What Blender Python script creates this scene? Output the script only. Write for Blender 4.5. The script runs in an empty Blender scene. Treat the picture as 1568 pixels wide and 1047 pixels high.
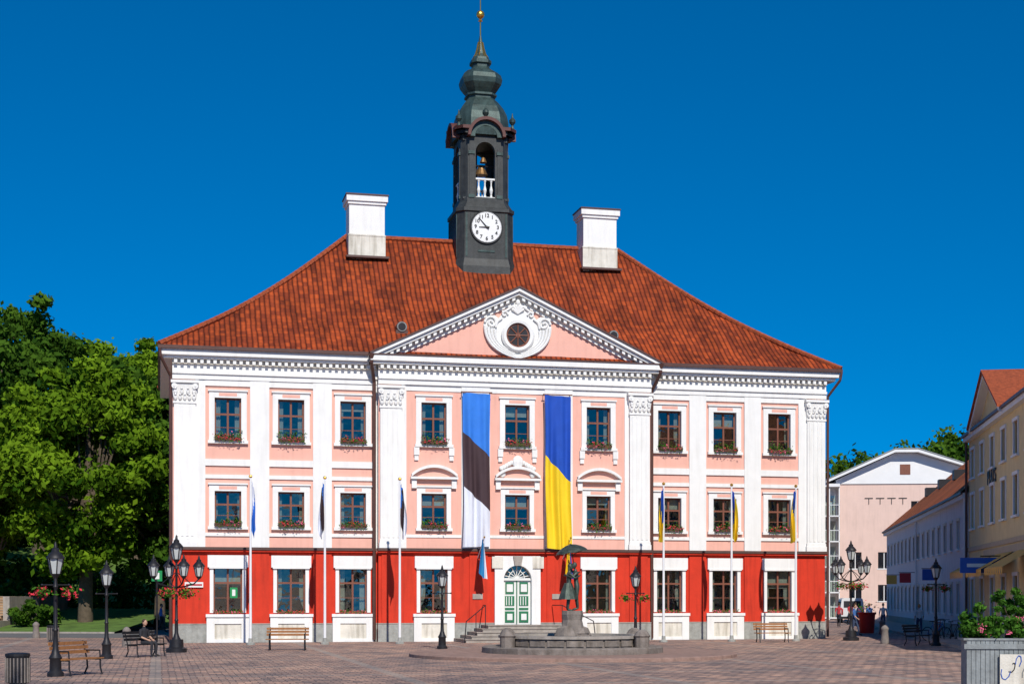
import bpy, bmesh, math, random
import numpy as np
from mathutils import Vector, Matrix
random.seed(7); rng=np.random.default_rng(7)
scene=bpy.context.scene
PI=math.pi
# ------------------------------------------------------------ materials
def pm(name,col,rough=.75,var=.12,scale=2.0,bump=0.0,metal=0.0,bscale=20,spec=.4,dirt=0.0):
    m=bpy.data.materials.new(name); m.use_nodes=True; nt=m.node_tree; N=nt.nodes; L=nt.links
    b=N['Principled BSDF']; b.inputs['Roughness'].default_value=rough; b.inputs['Metallic'].default_value=metal
    b.inputs['Specular IOR Level'].default_value=spec
    tc=N.new('ShaderNodeTexCoord')
    n=N.new('ShaderNodeTexNoise'); n.inputs['Scale'].default_value=scale; n.inputs['Detail'].default_value=6; n.inputs['Roughness'].default_value=.65
    L.new(tc.outputs['Object'],n.inputs['Vector'])
    r=N.new('ShaderNodeValToRGB'); r.color_ramp.elements[0].position=.3; r.color_ramp.elements[1].position=.7
    r.color_ramp.elements[0].color=[c*(1-var) for c in col]+[1]; r.color_ramp.elements[1].color=[min(1,c*(1+var)) for c in col]+[1]
    L.new(n.outputs['Fac'],r.inputs['Fac']); out=r.outputs['Color']
    if dirt>0:
        mp=N.new('ShaderNodeMapping'); mp.inputs['Scale'].default_value=(3.5,3.5,.35)
        L.new(tc.outputs['Object'],mp.inputs['Vector'])
        n2=N.new('ShaderNodeTexNoise'); n2.inputs['Scale'].default_value=1.3; n2.inputs['Detail'].default_value=8
        L.new(mp.outputs['Vector'],n2.inputs['Vector'])
        r2=N.new('ShaderNodeValToRGB'); r2.color_ramp.elements[0].position=.28; r2.color_ramp.elements[1].position=.52
        r2.color_ramp.elements[0].color=(1-dirt,1-dirt*1.05,1-dirt*1.15,1); r2.color_ramp.elements[1].color=(1,1,1,1)
        L.new(n2.outputs['Fac'],r2.inputs['Fac'])
        mx=N.new('ShaderNodeMixRGB'); mx.blend_type='MULTIPLY'; mx.inputs['Fac'].default_value=1
        L.new(out,mx.inputs['Color1']); L.new(r2.outputs['Color'],mx.inputs['Color2']); out=mx.outputs['Color']
    L.new(out,b.inputs['Base Color'])
    if bump>0:
        nb=N.new('ShaderNodeTexNoise'); nb.inputs['Scale'].default_value=bscale; nb.inputs['Detail'].default_value=4
        L.new(tc.outputs['Object'],nb.inputs['Vector'])
        bp=N.new('ShaderNodeBump'); bp.inputs['Strength'].default_value=bump; bp.inputs['Distance'].default_value=.03
        L.new(nb.outputs['Fac'],bp.inputs['Height']); L.new(bp.outputs['Normal'],b.inputs['Normal'])
    return m
M={}
M['white']=pm('white_plaster',(.80,.79,.76),.8,.04,1.5,.15,dirt=.08)
M['pink']=pm('pink_plaster',(.80,.43,.34),.85,.05,1.2,.15,dirt=.08)
M['red']=pm('red_plaster',(.60,.034,.010),.8,.12,1.1,.2,dirt=.25)
M['plinth']=pm('plinth_granite',(.33,.33,.30),.85,.2,4,.4,dirt=.2)
M['belt']=pm('belt_flashing',(.09,.05,.04),.6,.2,3)
M['gutter']=pm('gutter_metal',(.09,.04,.03),.5,.2,3)
M['brown']=pm('window_frame_brown',(.20,.07,.04),.5,.15,5)
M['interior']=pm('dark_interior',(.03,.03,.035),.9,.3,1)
M['curtain']=pm('curtain_cloth',(.42,.42,.38),.9,.15,6)
M['stone']=pm('step_stone',(.34,.30,.26),.85,.2,3,.4,dirt=.2)
M['redstone']=pm('fountain_apron_stone',(.30,.19,.15),.85,.25,3,.4,dirt=.2)
M['fstone']=pm('fountain_stone',(.21,.175,.15),.85,.35,2.5,.5,dirt=.35)
M['tower']=pm('tower_dark_cladding',(.033,.036,.035),.55,.4,2.5,.2,dirt=.35)
M['copper']=pm('weathered_copper',(.042,.07,.064),.5,.4,2.5,.2,.3,dirt=.35)
M['towred']=pm('tower_cornice_red',(.10,.035,.028),.6,.2,2)
M['gold']=pm('gilded_metal',(.75,.42,.08),.3,.1,3,0,.9)
M['bronze']=pm('bronze_patina',(.07,.09,.072),.5,.4,5,.2,.5)
M['bell']=pm('bell_bronze',(.30,.17,.07),.4,.2,5,0,.7)
M['iron']=pm('black_iron',(.022,.021,.024),.5,.25,6,0,.3)
M['chim']=pm('chimney_plaster',(.70,.66,.57),.85,.12,2,.3,dirt=.35)
M['clock']=pm('clock_dial',(.78,.78,.76),.5,.03,3)
M['black']=pm('black_paint',(.012,.012,.012),.5,.1,3)
M['green']=pm('door_green',(.02,.16,.07),.5,.1,4)
M['dwhite']=pm('door_white',(.74,.74,.70),.5,.05,4)
M['wood']=pm('bench_wood',(.32,.14,.05),.6,.3,8,.2)
M['bollard']=pm('bollard_stone',(.20,.17,.15),.85,.2,6,.3)
M['pole']=pm('flagpole_white',(.78,.78,.78),.35,.03,3)
M['eblue']=pm('flag_blue',(.03,.19,.66),.8,.08,2)
M['eblack']=pm('flag_black',(.055,.03,.035),.8,.1,2)
M['ewhite']=pm('flag_white',(.70,.72,.80),.8,.04,2)
M['ublue']=pm('flag_deep_blue',(.01,.07,.42),.8,.08,2)
M['uyel']=pm('flag_yellow',(.80,.56,.015),.8,.05,2)
M['tblue']=pm('flag_light_blue',(.03,.27,.55),.8,.05,2)
M['lampglass']=pm('lantern_glass',(.50,.52,.50),.25,.05,3,spec=.8)
M['soil']=pm('planter_brown',(.10,.05,.03),.9,.2,6)
M['yellowh']=pm('yellow_plaster',(.74,.58,.30),.85,.06,1.5,.2,dirt=.12)
M['blueh']=pm('pale_blue_plaster',(.68,.68,.72),.85,.06,1.5,.2,dirt=.15)
M['peach']=pm('peach_render',(.72,.52,.44),.85,.05,1,.1,dirt=.08)
M['modwhite']=pm('modern_white',(.76,.76,.75),.7,.04,1)
M['tan']=pm('tan_trim',(.45,.36,.25),.8,.1,3)
M['ochre']=pm('ochre_sandstone',(.36,.22,.12),.85,.3,2,.4,dirt=.2)
M['awn']=pm('awning_orange',(.72,.40,.08),.8,.05,3)
M['signblue']=pm('sign_blue',(.02,.10,.42),.5,.05,3)
M['signgreen']=pm('sign_green',(.01,.25,.07),.5,.05,3)
M['greyslat']=pm('grey_slat_wood',(.24,.26,.26),.7,.25,7,.3,dirt=.3)
M['redpot']=pm('red_planter',(.50,.02,.015),.6,.1,4)
M['vanw']=pm('van_paint',(.70,.70,.70),.3,.03,2)
M['rubber']=pm('tyre_rubber',(.02,.02,.02),.9,.1,6)
M['skin']=pm('skin',(.48,.28,.19),.6,.06,8)
M['hairb']=pm('hair_brown',(.05,.028,.015),.7,.2,20)
M['hairl']=pm('hair_blond',(.36,.24,.11),.7,.2,20)
M['jeans']=pm('denim',(.04,.06,.12),.9,.15,12)
M['darkcl']=pm('dark_cloth',(.025,.025,.03),.9,.2,10)
M['whitecl']=pm('white_cloth',(.65,.65,.64),.9,.08,8)
M['redcl']=pm('red_cloth',(.45,.04,.05),.9,.08,8)
M['bluecl']=pm('blue_cloth',(.05,.13,.35),.9,.08,8)
M['shoe']=pm('shoe_leather',(.03,.025,.02),.6,.1,8)
M['bark']=pm('tree_bark',(.10,.075,.05),.9,.35,6,.6)
M['water']=pm('water_dark',(.03,.05,.05),.08,.1,3,.1,spec=.8)
M['flower_r']=pm('red_petals',(.60,.03,.05),.8,.2,10)
M['flower_p']=pm('pink_petals',(.70,.12,.22),.8,.2,10)
M['ridge']=pm('ridge_tiles',(.29,.062,.02),.85,.4,6,.4)

def mk_glass():
    m=bpy.data.materials.new('window_glass'); m.use_nodes=True; N=m.node_tree.nodes; L=m.node_tree.links
    N.remove(N['Principled BSDF']); o=N['Material Output']
    g=N.new('ShaderNodeBsdfGlossy'); g.inputs['Roughness'].default_value=.03; g.inputs['Color'].default_value=(.95,.95,.85,1)
    t=N.new('ShaderNodeBsdfTransparent'); t.inputs['Color'].default_value=(.62,.68,.64,1)
    x=N.new('ShaderNodeMixShader'); x.inputs[0].default_value=.15
    tc=N.new('ShaderNodeTexCoord'); n=N.new('ShaderNodeTexNoise'); n.inputs['Scale'].default_value=1.7
    b=N.new('ShaderNodeBump'); b.inputs['Strength'].default_value=.25; b.inputs['Distance'].default_value=.06
    L.new(tc.outputs['Object'],n.inputs['Vector']); L.new(n.outputs['Fac'],b.inputs['Height']); L.new(b.outputs['Normal'],g.inputs['Normal'])
    L.new(t.outputs[0],x.inputs[1]); L.new(g.outputs[0],x.inputs[2]); L.new(x.outputs[0],o.inputs['Surface']); return m
M['glass']=mk_glass()

def mk_tiles(name,c1,c2,c3):
    m=bpy.data.materials.new(name); m.use_nodes=True; N=m.node_tree.nodes; L=m.node_tree.links
    b=N['Principled BSDF']; b.inputs['Roughness'].default_value=.85; b.inputs['Specular IOR Level'].default_value=.2
    uv=N.new('ShaderNodeUVMap'); uv.uv_map='UVMap'
    nz=N.new('ShaderNodeTexNoise'); nz.inputs['Scale'].default_value=1.1; nz.inputs['Detail'].default_value=4
    L.new(uv.outputs['UV'],nz.inputs['Vector'])
    ad=N.new('ShaderNodeVectorMath'); ad.operation='MULTIPLY_ADD'; ad.inputs[1].default_value=(.10,.22,0)
    L.new(nz.outputs['Color'],ad.inputs[0]); L.new(uv.outputs['UV'],ad.inputs[2])
    br=N.new('ShaderNodeTexBrick'); br.offset=0; br.squash=1
    br.inputs['Scale'].default_value=1; br.inputs['Brick Width'].default_value=.25; br.inputs['Row Height'].default_value=.34
    br.inputs['Mortar Size'].default_value=.016; br.inputs['Mortar Smooth'].default_value=1; br.inputs['Bias'].default_value=-.05
    br.inputs['Color1'].default_value=(*c1,1); br.inputs['Color2'].default_value=(*c2,1); br.inputs['Mortar'].default_value=(*c3,1)
    L.new(ad.outputs[0],br.inputs['Vector'])
    w=N.new('ShaderNodeTexWave'); w.wave_type='BANDS'; w.bands_direction='X'; w.inputs['Scale'].default_value=.31416/.25
    L.new(ad.outputs[0],w.inputs['Vector'])
    rw=N.new('ShaderNodeValToRGB'); rw.color_ramp.elements[0].color=(.38,.34,.34,1); rw.color_ramp.elements[1].position=.5; rw.color_ramp.elements[1].color=(1,1,1,1)
    L.new(w.outputs['Fac'],rw.inputs['Fac'])
    # weathering: large patches plus streaks running down the slope
    n=N.new('ShaderNodeTexNoise'); n.inputs['Scale'].default_value=.45; n.inputs['Detail'].default_value=10; n.inputs['Roughness'].default_value=.75
    mp=N.new('ShaderNodeMapping'); mp.inputs['Scale'].default_value=(1.6,.6,1); L.new(uv.outputs['UV'],mp.inputs['Vector']); L.new(mp.outputs['Vector'],n.inputs['Vector'])
    r=N.new('ShaderNodeValToRGB'); r.color_ramp.elements[0].position=.36; r.color_ramp.elements[0].color=(.42,.44,.48,1)
    r.color_ramp.elements[1].position=.58; r.color_ramp.elements[1].color=(1.12,1.1,1.1,1)
    L.new(n.outputs['Fac'],r.inputs['Fac'])
    mx=N.new('ShaderNodeMixRGB'); mx.blend_type='MULTIPLY'; mx.inputs['Fac'].default_value=1
    L.new(br.outputs['Color'],mx.inputs['Color1']); L.new(r.outputs['Color'],mx.inputs['Color2'])
    m2=N.new('ShaderNodeMixRGB'); m2.blend_type='MULTIPLY'; m2.inputs['Fac'].default_value=1
    L.new(mx.outputs['Color'],m2.inputs['Color1']); L.new(rw.outputs['Color'],m2.inputs['Color2']); L.new(m2.outputs['Color'],b.inputs['Base Color'])
    bp=N.new('ShaderNodeBump'); bp.inputs['Strength'].default_value=.7; bp.inputs['Distance'].default_value=.05
    L.new(w.outputs['Fac'],bp.inputs['Height'])
    L.new(bp.outputs['Normal'],b.inputs['Normal'])
    return m
M['tile']=mk_tiles('roof_tiles_red',(.43,.075,.017),(.20,.035,.013),(.12,.024,.010))
M['tile2']=mk_tiles('roof_tiles_orange',(.68,.20,.06),(.52,.13,.04),(.32,.08,.03))

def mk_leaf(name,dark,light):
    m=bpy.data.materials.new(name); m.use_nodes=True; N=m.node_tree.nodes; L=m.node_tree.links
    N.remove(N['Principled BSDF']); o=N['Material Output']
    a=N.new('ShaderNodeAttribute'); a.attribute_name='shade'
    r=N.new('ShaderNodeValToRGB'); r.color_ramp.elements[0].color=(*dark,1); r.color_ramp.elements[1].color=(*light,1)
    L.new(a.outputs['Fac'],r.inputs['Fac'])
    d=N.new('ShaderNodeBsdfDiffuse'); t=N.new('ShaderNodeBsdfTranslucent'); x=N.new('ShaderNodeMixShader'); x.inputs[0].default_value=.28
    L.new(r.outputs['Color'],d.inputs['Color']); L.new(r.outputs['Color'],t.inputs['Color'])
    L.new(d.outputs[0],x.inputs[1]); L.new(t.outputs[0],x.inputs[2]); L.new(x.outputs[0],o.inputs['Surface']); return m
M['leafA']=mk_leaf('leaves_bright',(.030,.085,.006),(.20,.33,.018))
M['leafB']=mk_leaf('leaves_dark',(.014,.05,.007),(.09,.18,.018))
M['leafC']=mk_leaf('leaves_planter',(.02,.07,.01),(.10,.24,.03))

def mk_ground():
    m=bpy.data.materials.new('cobble_paving'); m.use_nodes=True; N=m.node_tree.nodes; L=m.node_tree.links
    b=N['Principled BSDF']; b.inputs['Roughness'].default_value=.8; b.inputs['Specular IOR Level'].default_value=.3
    tc=N.new('ShaderNodeTexCoord'); mp=N.new('ShaderNodeMapping'); mp.inputs['Rotation'].default_value=(0,0,math.radians(-13.1))
    L.new(tc.outputs['Object'],mp.inputs['Vector'])
    nz=N.new('ShaderNodeTexNoise'); nz.inputs['Scale'].default_value=1.5; L.new(mp.outputs['Vector'],nz.inputs['Vector'])
    ad=N.new('ShaderNodeVectorMath'); ad.operation='MULTIPLY_ADD'; ad.inputs[1].default_value=(.12,.12,0)
    L.new(nz.outputs['Color'],ad.inputs[0]); L.new(mp.outputs['Vector'],ad.inputs[2])
    br=N.new('ShaderNodeTexBrick'); br.inputs['Scale'].default_value=1; br.inputs['Brick Width'].default_value=.36; br.inputs['Row Height'].default_value=.34
    br.inputs['Mortar Size'].default_value=.02; br.inputs['Mortar Smooth'].default_value=.5
    br.inputs['Color1'].default_value=(.52,.33,.25,1); br.inputs['Color2'].default_value=(.20,.155,.145,1); br.inputs['Mortar'].default_value=(.11,.09,.085,1)
    L.new(ad.outputs[0],br.inputs['Vector'])
    bg=N.new('ShaderNodeTexBrick'); bg.offset=0; bg.inputs['Scale'].default_value=1; bg.inputs['Brick Width'].default_value=6.4; bg.inputs['Row Height'].default_value=5.2
    bg.inputs['Mortar Size'].default_value=.16; bg.inputs['Mortar Smooth'].default_value=0
    L.new(ad.outputs[0],bg.inputs['Vector'])
    fm=N.new('ShaderNodeMath'); fm.operation='MULTIPLY'; fm.inputs[1].default_value=.6; L.new(bg.outputs['Fac'],fm.inputs[0])
    mx=N.new('ShaderNodeMixRGB'); L.new(fm.outputs[0],mx.inputs['Fac']); L.new(br.outputs['Color'],mx.inputs['Color1']); mx.inputs['Color2'].default_value=(.33,.30,.27,1)
    n=N.new('ShaderNodeTexNoise'); n.inputs['Scale'].default_value=.22; n.inputs['Detail'].default_value=12; n.inputs['Roughness'].default_value=.75
    L.new(tc.outputs['Object'],n.inputs['Vector'])
    r=N.new('ShaderNodeValToRGB'); r.color_ramp.elements[0].position=.36; r.color_ramp.elements[0].color=(.58,.62,.68,1); r.color_ramp.elements[1].position=.6; r.color_ramp.elements[1].color=(1.2,1.12,1.02,1)
    L.new(n.outputs['Fac'],r.inputs['Fac'])
    m2=N.new('ShaderNodeMixRGB'); m2.blend_type='MULTIPLY'; m2.inputs['Fac'].default_value=1
    L.new(mx.outputs['Color'],m2.inputs['Color1']); L.new(r.outputs['Color'],m2.inputs['Color2']); L.new(m2.outputs['Color'],b.inputs['Base Color'])
    bp=N.new('ShaderNodeBump'); bp.invert=True; bp.inputs['Strength'].default_value=.8; bp.inputs['Distance'].default_value=.04
    L.new(br.outputs['Fac'],bp.inputs['Height']); L.new(bp.outputs['Normal'],b.inputs['Normal']); return m
M['ground']=mk_ground()
M['grass']=pm('grass',(.09,.16,.025),.95,.4,1.2,.6)
M['asph']=pm('asphalt',(.14,.135,.13),.9,.15,1,.3)

# ------------------------------------------------------------ mesh builder
class MB:
    def __init__(s): s.v=[];s.f=[];s.m=[];s.mats=[];s.T=Matrix.Identity(4)
    def mi(s,k):
        mt=M[k]
        if mt not in s.mats: s.mats.append(mt)
        return s.mats.index(mt)
    def add(s,vs,fs,k):
        o=len(s.v); T=s.T
        s.v+= [tuple(T@Vector(p)) for p in vs]; i=s.mi(k)
        for f in fs: s.f.append([a+o for a in f]); s.m.append(i)
    def box(s,x0,x1,y0,y1,z0,z1,k):
        s.add([(x0,y0,z0),(x1,y0,z0),(x1,y1,z0),(x0,y1,z0),(x0,y0,z1),(x1,y0,z1),(x1,y1,z1),(x0,y1,z1)],
              [(0,3,2,1),(4,5,6,7),(0,1,5,4),(1,2,6,5),(2,3,7,6),(3,0,4,7)],k)
    def ext(s,pts,y0,y1,k):
        n=len(pts); vs=[(p[0],y0,p[1]) for p in pts]+[(p[0],y1,p[1]) for p in pts]
        s.add(vs,[tuple(range(n)),tuple(range(2*n-1,n-1,-1))]+[(i,n+i,n+(i+1)%n,(i+1)%n) for i in range(n)],k)
    def extz(s,pts,z0,z1,k):
        n=len(pts); vs=[(p[0],p[1],z0) for p in pts]+[(p[0],p[1],z1) for p in pts]
        s.add(vs,[tuple(range(n-1,-1,-1)),tuple(range(n,2*n))]+[(i,(i+1)%n,n+(i+1)%n,n+i) for i in range(n)],k)
    def loft(s,rings,k,cap=True):
        n=len(rings[0]); vs=[p for r in rings for p in r]; fs=[]
        for j in range(len(rings)-1):
            for i in range(n): fs.append((j*n+i,j*n+(i+1)%n,(j+1)*n+(i+1)%n,(j+1)*n+i))
        if cap: fs.append(tuple(range(n-1,-1,-1))); fs.append(tuple((len(rings)-1)*n+i for i in range(n)))
        s.add(vs,fs,k)
    def lathe(s,prof,n,c,k,rot=0):
        s.loft([[(c[0]+r*math.cos(rot+2*PI*i/n),c[1]+r*math.sin(rot+2*PI*i/n),c[2]+z) for i in range(n)] for r,z in prof],k)
    def cyl(s,p0,p1,r0,r1,n,k):
        p0=Vector(p0);p1=Vector(p1);d=(p1-p0).normalized(); a=d.orthogonal().normalized(); b=d.cross(a)
        s.loft([[tuple(p+r*(a*math.cos(2*PI*i/n)+b*math.sin(2*PI*i/n))) for i in range(n)] for p,r in((p0,r0),(p1,r1))],k)
    def tube(s,pts,r,n,k):
        for a,b in zip(pts[:-1],pts[1:]): s.cyl(a,b,r,r,n,k)
    def sph(s,c,r,k,n=10,m=6):
        if not hasattr(r,'__len__'): r=(r,r,r)
        s.loft([[(c[0]+r[0]*math.sin(PI*(.02+.96*j/m))*math.cos(2*PI*i/n),c[1]+r[1]*math.sin(PI*(.02+.96*j/m))*math.sin(2*PI*i/n),c[2]-r[2]*math.cos(PI*(.02+.96*j/m))) for i in range(n)] for j in range(m+1)],k)
    def leaves(s,c,r,n,size,k):
        for _ in range(n):
            d=Vector((random.gauss(0,.5)*r[0],random.gauss(0,.5)*r[1],random.gauss(0,.5)*r[2]))
            a=Vector((random.uniform(-1,1),random.uniform(-1,1),random.uniform(-1,1))).normalized(); b=a.orthogonal().normalized()
            z=size*random.uniform(.6,1.3); p=Vector(c)+d
            s.add([tuple(p-a*z),tuple(p+b*z*.6),tuple(p+a*z),tuple(p-b*z*.6)],[(0,1,2,3)],k)
    def build(s,name,parent=None,smooth=False,recalc=True,shade=False):
        me=bpy.data.meshes.new(name); me.from_pydata(s.v,[],s.f)
        for mt in s.mats: me.materials.append(mt)
        me.polygons.foreach_set('material_index',s.m)
        if recalc:
            bm=bmesh.new(); bm.from_mesh(me); bmesh.ops.recalc_face_normals(bm,faces=bm.faces); bm.to_mesh(me); bm.free()
        if smooth:
            me.polygons.foreach_set('use_smooth',[True]*len(me.polygons))
            me.set_sharp_from_angle(angle=math.radians(40))
        if shade:
            at=me.attributes.new('shade','FLOAT','FACE'); at.data.foreach_set('value',rng.random(len(me.polygons)).astype(np.float32))
        me.update(); ob=bpy.data.objects.new(name,me); scene.collection.objects.link(ob)
        if parent: ob.parent=parent
        return ob
def empty(name,loc,rz=0):
    e=bpy.data.objects.new(name,None); e.location=loc; e.rotation_euler=(0,0,math.radians(rz)); e.empty_display_size=.3
    scene.collection.objects.link(e); return e

def holes_wall(m,x0,x1,z0,z1,holes,t,dep,k,kr=None):
    xs=sorted({x0,x1}|{h[0] for h in holes}|{h[1] for h in holes}); zs=sorted({z0,z1}|{h[2] for h in holes}|{h[3] for h in holes})
    xs=[x for x in xs if x0<=x<=x1]; zs=[z for z in zs if z0<=z<=z1]
    for a,b in zip(xs[:-1],xs[1:]):
        for c,d in zip(zs[:-1],zs[1:]):
            cx,cz=(a+b)/2,(c+d)/2
            if any(h[0]<cx<h[1] and h[2]<cz<h[3] for h in holes): continue
            m.add([(a,t,c),(b,t,c),(b,t,d),(a,t,d)],[(0,1,2,3)],k)
    for h in holes:
        a,b,c,d=h; kk=kr or k
        m.add([(a,t,c),(b,t,c),(b,t,d),(a,t,d),(a,t+dep,c),(b,t+dep,c),(b,t+dep,d),(a,t+dep,d)],[(0,1,5,4),(1,2,6,5),(2,3,7,6),(3,0,4,7)],kk)
def arch_panel(m,hw,z0,z1,ow,oz0,spring,y0,y1,k,xc=0,n=14):
    m.box(xc-hw,xc-ow,y0,y1,z0,z1,k); m.box(xc+ow,xc+hw,y0,y1,z0,z1,k)
    if oz0>z0: m.box(xc-ow,xc+ow,y0,y1,z0,oz0,k)
    for i in range(n):
        a0=PI-PI*i/n;a1=PI-PI*(i+1)/n
        m.ext([(xc+ow*math.cos(a0),spring+ow*math.sin(a0)),(xc+ow*math.cos(a1),spring+ow*math.sin(a1)),(xc+ow*math.cos(a1),z1),(xc+ow*math.cos(a0),z1)],y0,y1,k)

# ============================================================ TOWN HALL
TH=empty('town_hall',(.15,75.2,0),13.1)
GW=(1.40,3.55,.675); FW=(5.50,7.15,.62); UW=(9.55,11.55,.62)
wx=[8.02,10.98,13.95]; CT=-.45
walls=MB(); trim=MB(); win=MB(); glass=MB(); fl=MB(); flf=MB(); fl_l=MB()
def sash(xc,hw,z0,z1,t,trf=.62,curt=None):
    f=.075
    win.box(xc-hw,xc-hw+f,t+.17,t+.25,z0,z1,'brown'); win.box(xc+hw-f,xc+hw,t+.17,t+.25,z0,z1,'brown')
    win.box(xc-hw+f,xc+hw-f,t+.17,t+.25,z0,z0+f,'brown'); win.box(xc-hw+f,xc+hw-f,t+.17,t+.25,z1-f,z1,'brown')
    zt=z0+(z1-z0)*trf
    win.box(xc-.045,xc+.045,t+.165,t+.245,z0+f,z1-f,'brown')
    for a,b in((xc-hw+f,xc-.045),(xc+.045,xc+hw-f)):
        win.box(a,b,t+.168,t+.245,zt-.045,zt+.045,'brown')
        win.box(a,b,t+.18,t+.24,(z0+zt)/2-.015,(z0+zt)/2+.015,'brown')
    for a,b in((xc-hw,xc),(xc,xc+hw)):
        for c,d in((z0,zt),(zt,z1)):
            e1=random.uniform(-.018,.018); e2=random.uniform(-.03,.03)
            glass.add([(a,t+.21-e1,c),(b,t+.21+e1,c),(b,t+.21+e1+e2,d),(a,t+.21-e1+e2,d)],[(0,1,2,3)],'glass')
    c=random.random() if curt is None else curt
    if c<.75:
        w=hw*random.uniform(.25,.55)
        for sx in(-1,1):
            n=6; vs=[]
            xa=xc+sx*hw
            for i in range(n+1):
                x=xa-sx*w*i/n; y=t+.38+.04*(i%2); zb=z0+ (0.0 if c<.5 else (z1-z0)*.35*(i/n))
                vs+= [(x,y,zb),(x,y,z1)]
            win.add(vs,[(2*i,2*i+2,2*i+3,2*i+1) for i in range(n)],'curtain')
    if c>.7: win.box(xc-hw,xc+hw,t+.36,t+.365,z1-(z1-z0)*random.uniform(.2,.45),z1,'curtain')
def flowers(xc,z,t,w=.62):
    fl.box(xc-w,xc+w,t-.30,t-.12,z-.02,z+.12,'soil')
    for i in range(7):
        x=xc-w+2*w*(i+.5)/7; hh=random.uniform(.12,.36)
        fl_l.leaves((x,t-.22,z+hh*.7),(.14,.11,hh*.8),24,.055,'leafC')
        if random.random()<.7: flf.leaves((x,t-.33,z+random.uniform(.0,.25)),(.14,.08,.13),9,.045,random.choice(['flower_r','flower_p','flower_r']))
        fl_l.leaves((x,t-.31,z-.02),(.13,.05,.16),7,.05,'leafC')
def frame(xc,hw,z0,z1,t,fw=.26,p=.06,sill=True):
    trim.box(xc-hw-fw,xc-hw,t-p,t+.05,z0-.02,z1,'white'); trim.box(xc+hw,xc+hw+fw,t-p,t+.05,z0-.02,z1,'white')
    trim.box(xc-hw-fw,xc+hw+fw,t-p-.003,t+.05,z1,z1+.30,'white')
    trim.box(xc-.42,xc+.42,t-p-.012,t,z1+.08,z1+.23,'pink')
    trim.box(xc-hw-fw-.05,xc+hw+fw+.05,t-p-.07,t+.02,z1+.30,z1+.37,'white')
    if sill:
        trim.box(xc-hw-fw-.06,xc+hw+fw+.06,t-.17,t+.15,z0-.16,z0-.02,'white')
for sgn in(-1,1):
    x0,x1=(6.85,16.5) if sgn>0 else (-16.5,-6.85)
    gh=[];uh=[]
    for w in wx:
        xc=sgn*w
        gh.append((xc-GW[2],xc+GW[2],GW[0],GW[1]))
        uh.append((xc-FW[2],xc+FW[2],FW[0],FW[1])); uh.append((xc-UW[2],xc+UW[2],UW[0],UW[1]))
    holes_wall(walls,x0,x1,0,4.3,gh,0,.3,'red','white'); holes_wall(walls,x0,x1,4.3,13.5,uh,0,.3,'pink','white')
    xs_=sgn*16.5; walls.add([(xs_,0,0),(xs_,14,0),(xs_,14,4.3),(xs_,0,4.3)],[(0,1,2,3)],'red')
    walls.add([(xs_,0,4.3),(xs_,14,4.3),(xs_,14,13.5),(xs_,0,13.5)],[(0,1,2,3)],'pink')
    for a,b in((12.02,12.92),(9.05,9.95),(6.86,7.0)):
        a,b=sorted((sgn*a,sgn*b)); trim.box(a,b,-.11,0,4.5,12.4,'white')
        trim.box(a+.004,b-.004,-.09,0,.87,4.28,'red')
    a,b=sorted((sgn*15.0,sgn*15.45)); trim.box(a,b,-.07,0,4.5,12.4,'white')
    for z0,z1,p in((8.34,8.65,.08),(7.74,7.92,.075),(5.02,5.18,.07),(12.1,12.4,.086)):
        a,b=sorted((sgn*7.0,sgn*15.0)); trim.box(a,b,-p,0,z0,z1,'white')
    for w in wx:
        xc=sgn*w
        for (z0,z1,hw) in(FW,UW):
            frame(xc,hw,z0,z1,0); sash(xc,hw,z0,z1,0); flowers(xc,z0,0)
gh=[(-1.1,1.1,.0,4.15)]; uh=[]
for xc in(-4.15,4.15): gh.append((xc-GW[2],xc+GW[2],GW[0],GW[1]))
for xc in(-4.15,0,4.15):
    for (z0,z1,hw) in(FW,UW):
        uh.append((xc-hw,xc+hw,z0,z1)); frame(xc,hw,z0,z1,CT,.26 if z0>8 else .22); sash(xc,hw,z0,z1,CT); flowers(xc,z0,CT)
holes_wall(walls,-6.85,6.85,0,4.3,gh,CT,.3,'red','white'); holes_wall(walls,-6.85,6.85,4.3,13.5,uh,CT,.3,'pink','white')
for sgn in(-1,1):
    for za,zb,k in((0,4.3,'red'),(4.3,13.5,'white')):
        walls.add([(sgn*6.85,CT,za),(sgn*6.85,0,za),(sgn*6.85,0,zb),(sgn*6.85,CT,zb)],[(0,1,2,3)],k)
    a,b=sorted((sgn*1.38,sgn*2.8)); trim.box(a,b,CT-.09,CT,4.5,12.4,'white')
    a,b=sorted((sgn*5.5,sgn*5.72)); trim.box(a,b,CT-.05,CT,4.5,12.4,'white')
    for a,b in((1.5,2.4),(5.75,6.7)):
        a,b=sorted((sgn*a,sgn*b)); trim.box(a,b,CT-.07,CT,.87,4.28,'red')
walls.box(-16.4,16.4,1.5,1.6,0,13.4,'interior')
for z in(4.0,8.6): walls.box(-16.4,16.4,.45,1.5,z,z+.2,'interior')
walls.add([(-16.5,14,0),(16.5,14,0),(16.5,14,13.5),(-16.5,14,13.5)],[(0,1,2,3)],'pink')
for a,b in((-5.5,-2.8),(-1.38,1.38),(2.8,5.5)):
    trim.box(a,b,CT-.045,CT,12.1,12.4,'white'); trim.box(a,b,CT-.04,CT,5.02,5.16,'white')
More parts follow.
